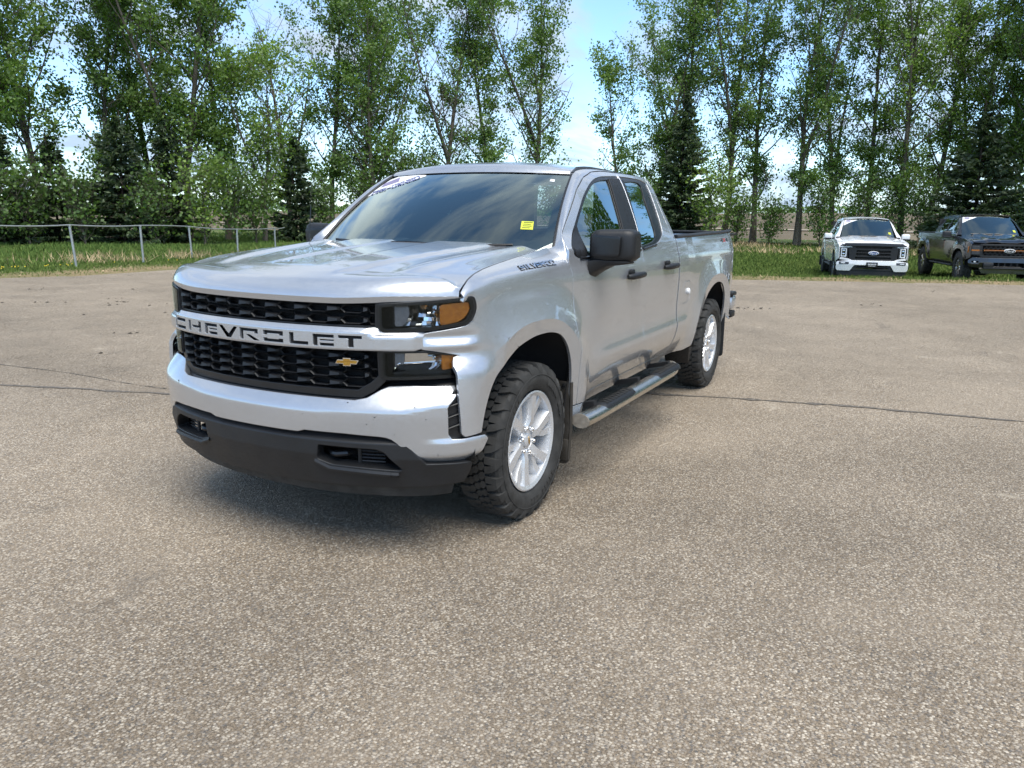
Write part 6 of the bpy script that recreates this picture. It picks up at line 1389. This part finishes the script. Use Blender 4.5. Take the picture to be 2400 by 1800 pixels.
SH = [(35, 42.5, 3.0, 'rail end beside the low spruce'), (110, 43.5, 3.6, 'first leaning post'), (235, 43, 3.2, 'gap between the first and second post'), (395, 43, 3.0, 'third post'), (505, 42.5, 4.2, 'fourth post, bright green'), (575, 43, 3.8, 'last rail span'), (620, 44.5, 3.2, 'dark forked poplar foot'), (770, 48, 3.4, 'passenger mirror'),
      (860, 49, 3.6, 'windscreen sticker'), (955, 50, 5.4, 'windscreen top, passenger half'), (1120, 52, 4.0, 'middle of the cab roof'), (1290, 54, 4.6, 'driver side of the cab roof'), (1490, 53, 3.6, 'back of the cab'), (1640, 52, 5.0, 'box of the silver pickup, bright green'), (1700, 56, 3.4, 'tail of the silver pickup'),
      (1775, 57, 3.0, 'thick poplar trunk, on its near side'), (1890, 57, 4.2, 'rear of the white pickup'), (1965, 58, 4.6, 'windscreen of the white pickup'), (2050, 58, 4.8, 'hood of the white pickup'), (2125, 58, 4.0, 'gap beside the white pickup mirror'), (2330, 58, 3.8, 'roof of the black pickup'), (2400, 58, 3.4, 'hood of the black pickup')]
for i, (px, ds, H, where) in enumerate(SH):
    H = H * .82; poplar(px, ds, H, H * .85, 'leafy poplar sapling growing low behind the %s' % where, 2 if 'bright' in where else 1, int(520 * H), 200 + i, (0, 0), .08, .4, .05, 'saplings at the foot of the belt', .045, 'poplar_sapling', 'sapling', .165)

# ---- grass, weeds and flowers of the verge
def blade_mat(name, lo, hi):
    m, n, l, p = mat(name); g = n.new('ShaderNodeNewGeometry'); l.new(nramp(n, l, g.outputs['Random Per Island'], [(0, lo), (1, hi)]), p.inputs['Base Color']); p.inputs['Roughness'].default_value = .8; p.inputs['Specular IOR Level'].default_value = .15; return m
def blades(name, m, n, r0, r1, a0, a1, h0, h1, w, dens=None, dmin=.05, dmax=99, lean=.35, seed=1):
    rng = np.random.default_rng(seed); r = rng.uniform(r0, r1, n); az = np.radians(rng.uniform(a0, a1, n)); X = CAM_LOC[0] + r * np.cos(az); Y = CAM_LOC[1] + r * np.sin(az); d = lot_d(np.c_[X, Y]); k = (d > dmin) & (d < dmax)
    if dens is not None: k &= rng.uniform(size=n) < dens(X, Y, d)
    X, Y, d, r = X[k], Y[k], d[k], r[k]; Z = gz(X, Y) - .01; n = len(X); hh = rng.uniform(h0, h1, n) * np.clip(.30 + d / 3.5, .22, 1); ww = w * rng.uniform(.6, 1.4, n) * (r / 25); t = rng.uniform(0, 2 * np.pi, n); lx, ly = rng.normal(0, lean, n) * hh, rng.normal(0, lean, n) * hh
    A = np.c_[X + np.cos(t) * ww, Y + np.sin(t) * ww, Z]; B = np.c_[X - np.cos(t) * ww, Y - np.sin(t) * ww, Z]; C_ = np.c_[X + lx, Y + ly, Z + hh]
    return numesh(name, np.stack([A, B, C_], 1).reshape(-1, 3), np.arange(3 * n).reshape(-1, 3), m, kind='stuff')
from mathutils import noise as mnoise
def patch(sc, thr, sd): return lambda X, Y, d: np.array([1.0 if mnoise.noise(Vector((x * sc + sd, y * sc, sd))) > thr else .06 for x, y in zip(X, Y)])
GREEN_B = blade_mat('grass_blade', (0.052, 0.094, 0.017), (0.153, 0.206, 0.050)); DRY_B = blade_mat('dry_blade', (0.289, 0.208, 0.112), (0.714, 0.544, 0.330)); TALL_B = blade_mat('tall_blade', (0.051, 0.099, 0.021), (0.145, 0.216, 0.053))
blades('short_grass', GREEN_B, 90000, 17, 42, 170, 250, .05, .13, .014, seed=11)
blades('short_grass', DRY_B, 26000, 17, 32, 170, 250, .03, .10, .013, patch(.9, .05, 3.0), -.12, 2.2, .6, seed=12)
blades('tall_grass', TALL_B, 50000, 27, 62, 203, 250, .08, .20, .018, patch(.35, -.15, 5.0), 5.0, 60, .30, seed=13)
blades('short_grass', GREEN_B, 60000, 24, 62, 170, 206, .06, .16, .018, None, .5, 60, .4, seed=16)
def behind_fence(X, Y, d): return (1 - np.clip(np.abs(d - 6.8) / 2.4, 0, 1)) * patch(.5, .0, 8.0)(X, Y, d)
blades('dry_weeds', DRY_B, 46000, 26, 46, 204, 250, .12, .36, .010, behind_fence, 4.0, 10, .55, seed=14)
blades('dry_weeds', DRY_B, 9000, 44, 62, 170, 204, .15, .4, .012, patch(.3, .05, 2.0), 16, 40, .6, seed=15)
FLOWER = simple('dandelion_yellow', (.72, .52, .02), .7, var=.15)
rng = np.random.default_rng(33); fl = []
for _ in range(22):
    px = rng.choice([rng.normal(80, 60), rng.uniform(0, 520)], p=[.7, .3]); q = at(px, 23.5 + rng.normal(0, .7) + max(px, 0) * .006); 
    if lot_d([q[:2]])[0] > .6: fl.append(np.array(q) + [0, 0, .10])
fl = np.array(fl); th = np.linspace(0, 2 * np.pi, 7)[:-1]; V = (fl[:, None] + np.stack([np.cos(th) * 0.020, np.sin(th) * 0.020, th * 0 + .0], -1)[None]).reshape(-1, 3); top = np.repeat(np.array([[0, 0, .02]]), len(fl), 0) + fl
F = np.array([(i * 6 + j, i * 6 + (j + 1) % 6, len(V) + i) for i in range(len(fl)) for j in range(6)]); numesh('dandelions', np.vstack([V, top]), F, FLOWER, kind='stuff')

# ---- pipe fence: leaning posts and a sagging rail
M['galv'] = simple('galvanised_pipe', (.42, .43, .43), .45, metal=.55, var=.15, scale=4)
FP = [(-7.62, -17.80, .0, .0), (-10.32, -18.51, .024, .012), (-13.02, -19.23, .004, 0), (-16.01, -20.56, .012, 0), (-19.13, -21.63, -.004, 0), (-22.93, -23.35, .0, 0)]
def ray_z(px, py, x, y):
    k, q = (px - 1200) / 1830.25, (py - 900) / 1830.25; d = _fw + _r2 * k - _u2 * q; s = math.hypot(x - CAM_LOC[0], y - CAM_LOC[1]) / math.hypot(d.x, d.y); return CAM_LOC[2] + s * d.z
RZ = [1.12, ray_z(168, 530, -10.32, -18.51), ray_z(337, 531, -13.02, -19.23), ray_z(446, 533, -16.01, -20.56), ray_z(558, 539, -19.13, -21.63), ray_z(646, 536, -22.93, -23.35)]
fence = thing('pipe_fence', 'galvanised pipe fence with a sagging top rail along the grass verge', 'fence', (-13.0, -19.2, 0.0))
rail = []
ex = np.array([_r2.x, _r2.y])
for (x, y, ln, _), rz in zip(FP, RZ):
    zb = float(gz(x, y)); top = np.array([x - ex[0] * ln * 8.0 * .42, y - ex[1] * ln * 8.0 * .42, rz]); rail.append(top)
    MB().tube([np.array([x + 13.0, y + 19.2, zb - .1]), top + np.array([13.0, 19.2, .01])], .034, 10).tube([top + np.array([13.0, 19.2, -.005]), top + np.array([13.0, 19.2, .035])], .045, 10).done('fence_post', M['galv'], fence, smooth=True)
rail = [np.array([-4.6, -17.1, 1.10])] + rail + [np.array([-23.9, -23.7, ray_z(664, 535, -23.9, -23.7)])]
R_ = np.array(rail) + np.array([13.0, 19.2, .03]); pp = []
for i in range(len(R_) - 1):
    for t in np.linspace(0, 1, 7)[:-1]: pp.append(R_[i] * (1 - t) + R_[i + 1] * t + np.array([0, 0, (-.03 if i != 3 else .012) * 4 * t * (1 - t)]))
pp.append(R_[-1]); MB().tube(pp, 0.020, 10).done('top_rail', M['galv'], fence, smooth=True)

# ---- far away: dark tree lines, a pale track, cracks and bits on the lot
def treeline(name, r, a0, a1, h, n, m, seed):
    rng = np.random.default_rng(seed); az = rng.uniform(a0, a1, n); hh = h * (.55 + .45 * np.array([mnoise.noise(Vector((a * 1.3, seed, 0))) for a in az])) ; a = np.radians(az); rr = r * (1 + rng.uniform(-.03, .03, n)); X = CAM_LOC[0] + rr * np.cos(a); Y = CAM_LOC[1] + rr * np.sin(a); Z = gz(X, Y) + rng.uniform(0, 1, n) ** .8 * np.maximum(hh, .3)
    V, F = leaf_quads(np.c_[X, Y, Z], r / 330, rng, 0, 1.0); return numesh(name, V, F, m, kind='stuff')
rng = np.random.default_rng(77); n = 42000; a = np.radians(rng.uniform(88, 169, n)); rr_ = rng.uniform(46, 56, n); X = CAM_LOC[0] + rr_ * np.cos(a); Y = CAM_LOC[1] + rr_ * np.sin(a)
top = 20 + 6 * np.array([mnoise.noise(Vector((q * 9, 2.0, 0))) for q in a]); V, F = leaf_quads(np.c_[X, Y, rng.uniform(0, 1, n) * top], .62, rng, .3); numesh('side_woods', V, F, LEAF[1], kind='stuff')
treeline('far_treeline', 380, 224, 250, 11, 7000, LEAF[1], 1); treeline('far_treeline', 900, 168, 205, 12, 4000, LEAF[1], 2); treeline('far_treeline', 420, 205, 224, 7, 3500, LEAF[1], 3)
tr_ = [(CAM_LOC[0] + r * math.cos(math.radians(a)), CAM_LOC[1] + r * math.sin(math.radians(a))) for r in (112, 116.5) for a in range(168, 246, 3)]; k = len(tr_) // 2
o = mesh('gravel_track', [(x, y, float(gz(x, y)) + .05) for x, y in tr_], [(i, i + 1, k + i + 1, k + i) for i in range(k - 1)], simple('track_gravel', (.36, .30, .22), .95), smooth=False); o['kind'] = 'structure'
crack('lot_crack', [(-3.10, .30), (-3.18, .75), (-3.34, 1.25), (-3.47, 1.78), (-3.59, 2.28), (-3.67, 2.93), (-3.74, 3.54), (-3.85, 4.6), (-3.9, 6.5)], .034)
crack('lot_crack', [(1.2, -8.4), (.3, -6.4), (-.41, -4.65), (-.6, -4.13), (-.76, -3.58), (-.93, -3.07), (-1.3, -2.0), (-2.2, -.8), (-3.10, .30)], .030)
crack('lot_crack', [(-.9, -7.5), (-.94, -5.59), (-1.02, -4.93), (-1.05, -4.25), (-1.02, -3.53), (-1.05, -3.24)], .010)
rr = random.Random(9); db = MB()
spots = [(-5.88, -13.03), (-4.5, -10.58), (-4.6, -10.32), (-4.4, -10.8), (-5.14, -9.51), (-5.1, -9.34), (-5.2, -9.6), (-5.17, -8.79), (-6.69, -11.26)] + [(rr.uniform(-8, 1), rr.uniform(-12, -3)) for _ in range(22)] + [(rr.uniform(-17, -6), rr.uniform(-1, 6)) for _ in range(12)]
for x, y in spots:
    for _ in range(rr.randint(1, 4)):
        s = rr.uniform(.012, .05); a = rr.uniform(0, 6.28); cx, cy = x + rr.gauss(0, .10), y + rr.gauss(0, .10); ring = [(cx + math.cos(a + t) * s * rr.uniform(.5, 1.2), cy + math.sin(a + t) * s * rr.uniform(.3, .8), .006) for t in (0, 1.1, 2.3, 3.3, 4.4, 5.4)]
        db.add(ring + [(cx, cy, .018)], [(i, (i + 1) % 6, 6) for i in range(6)])
db.done('dry_leaf_litter', simple('leaf_litter', (.045, .035, .025), .9, var=.5), kind='stuff', fix=False)
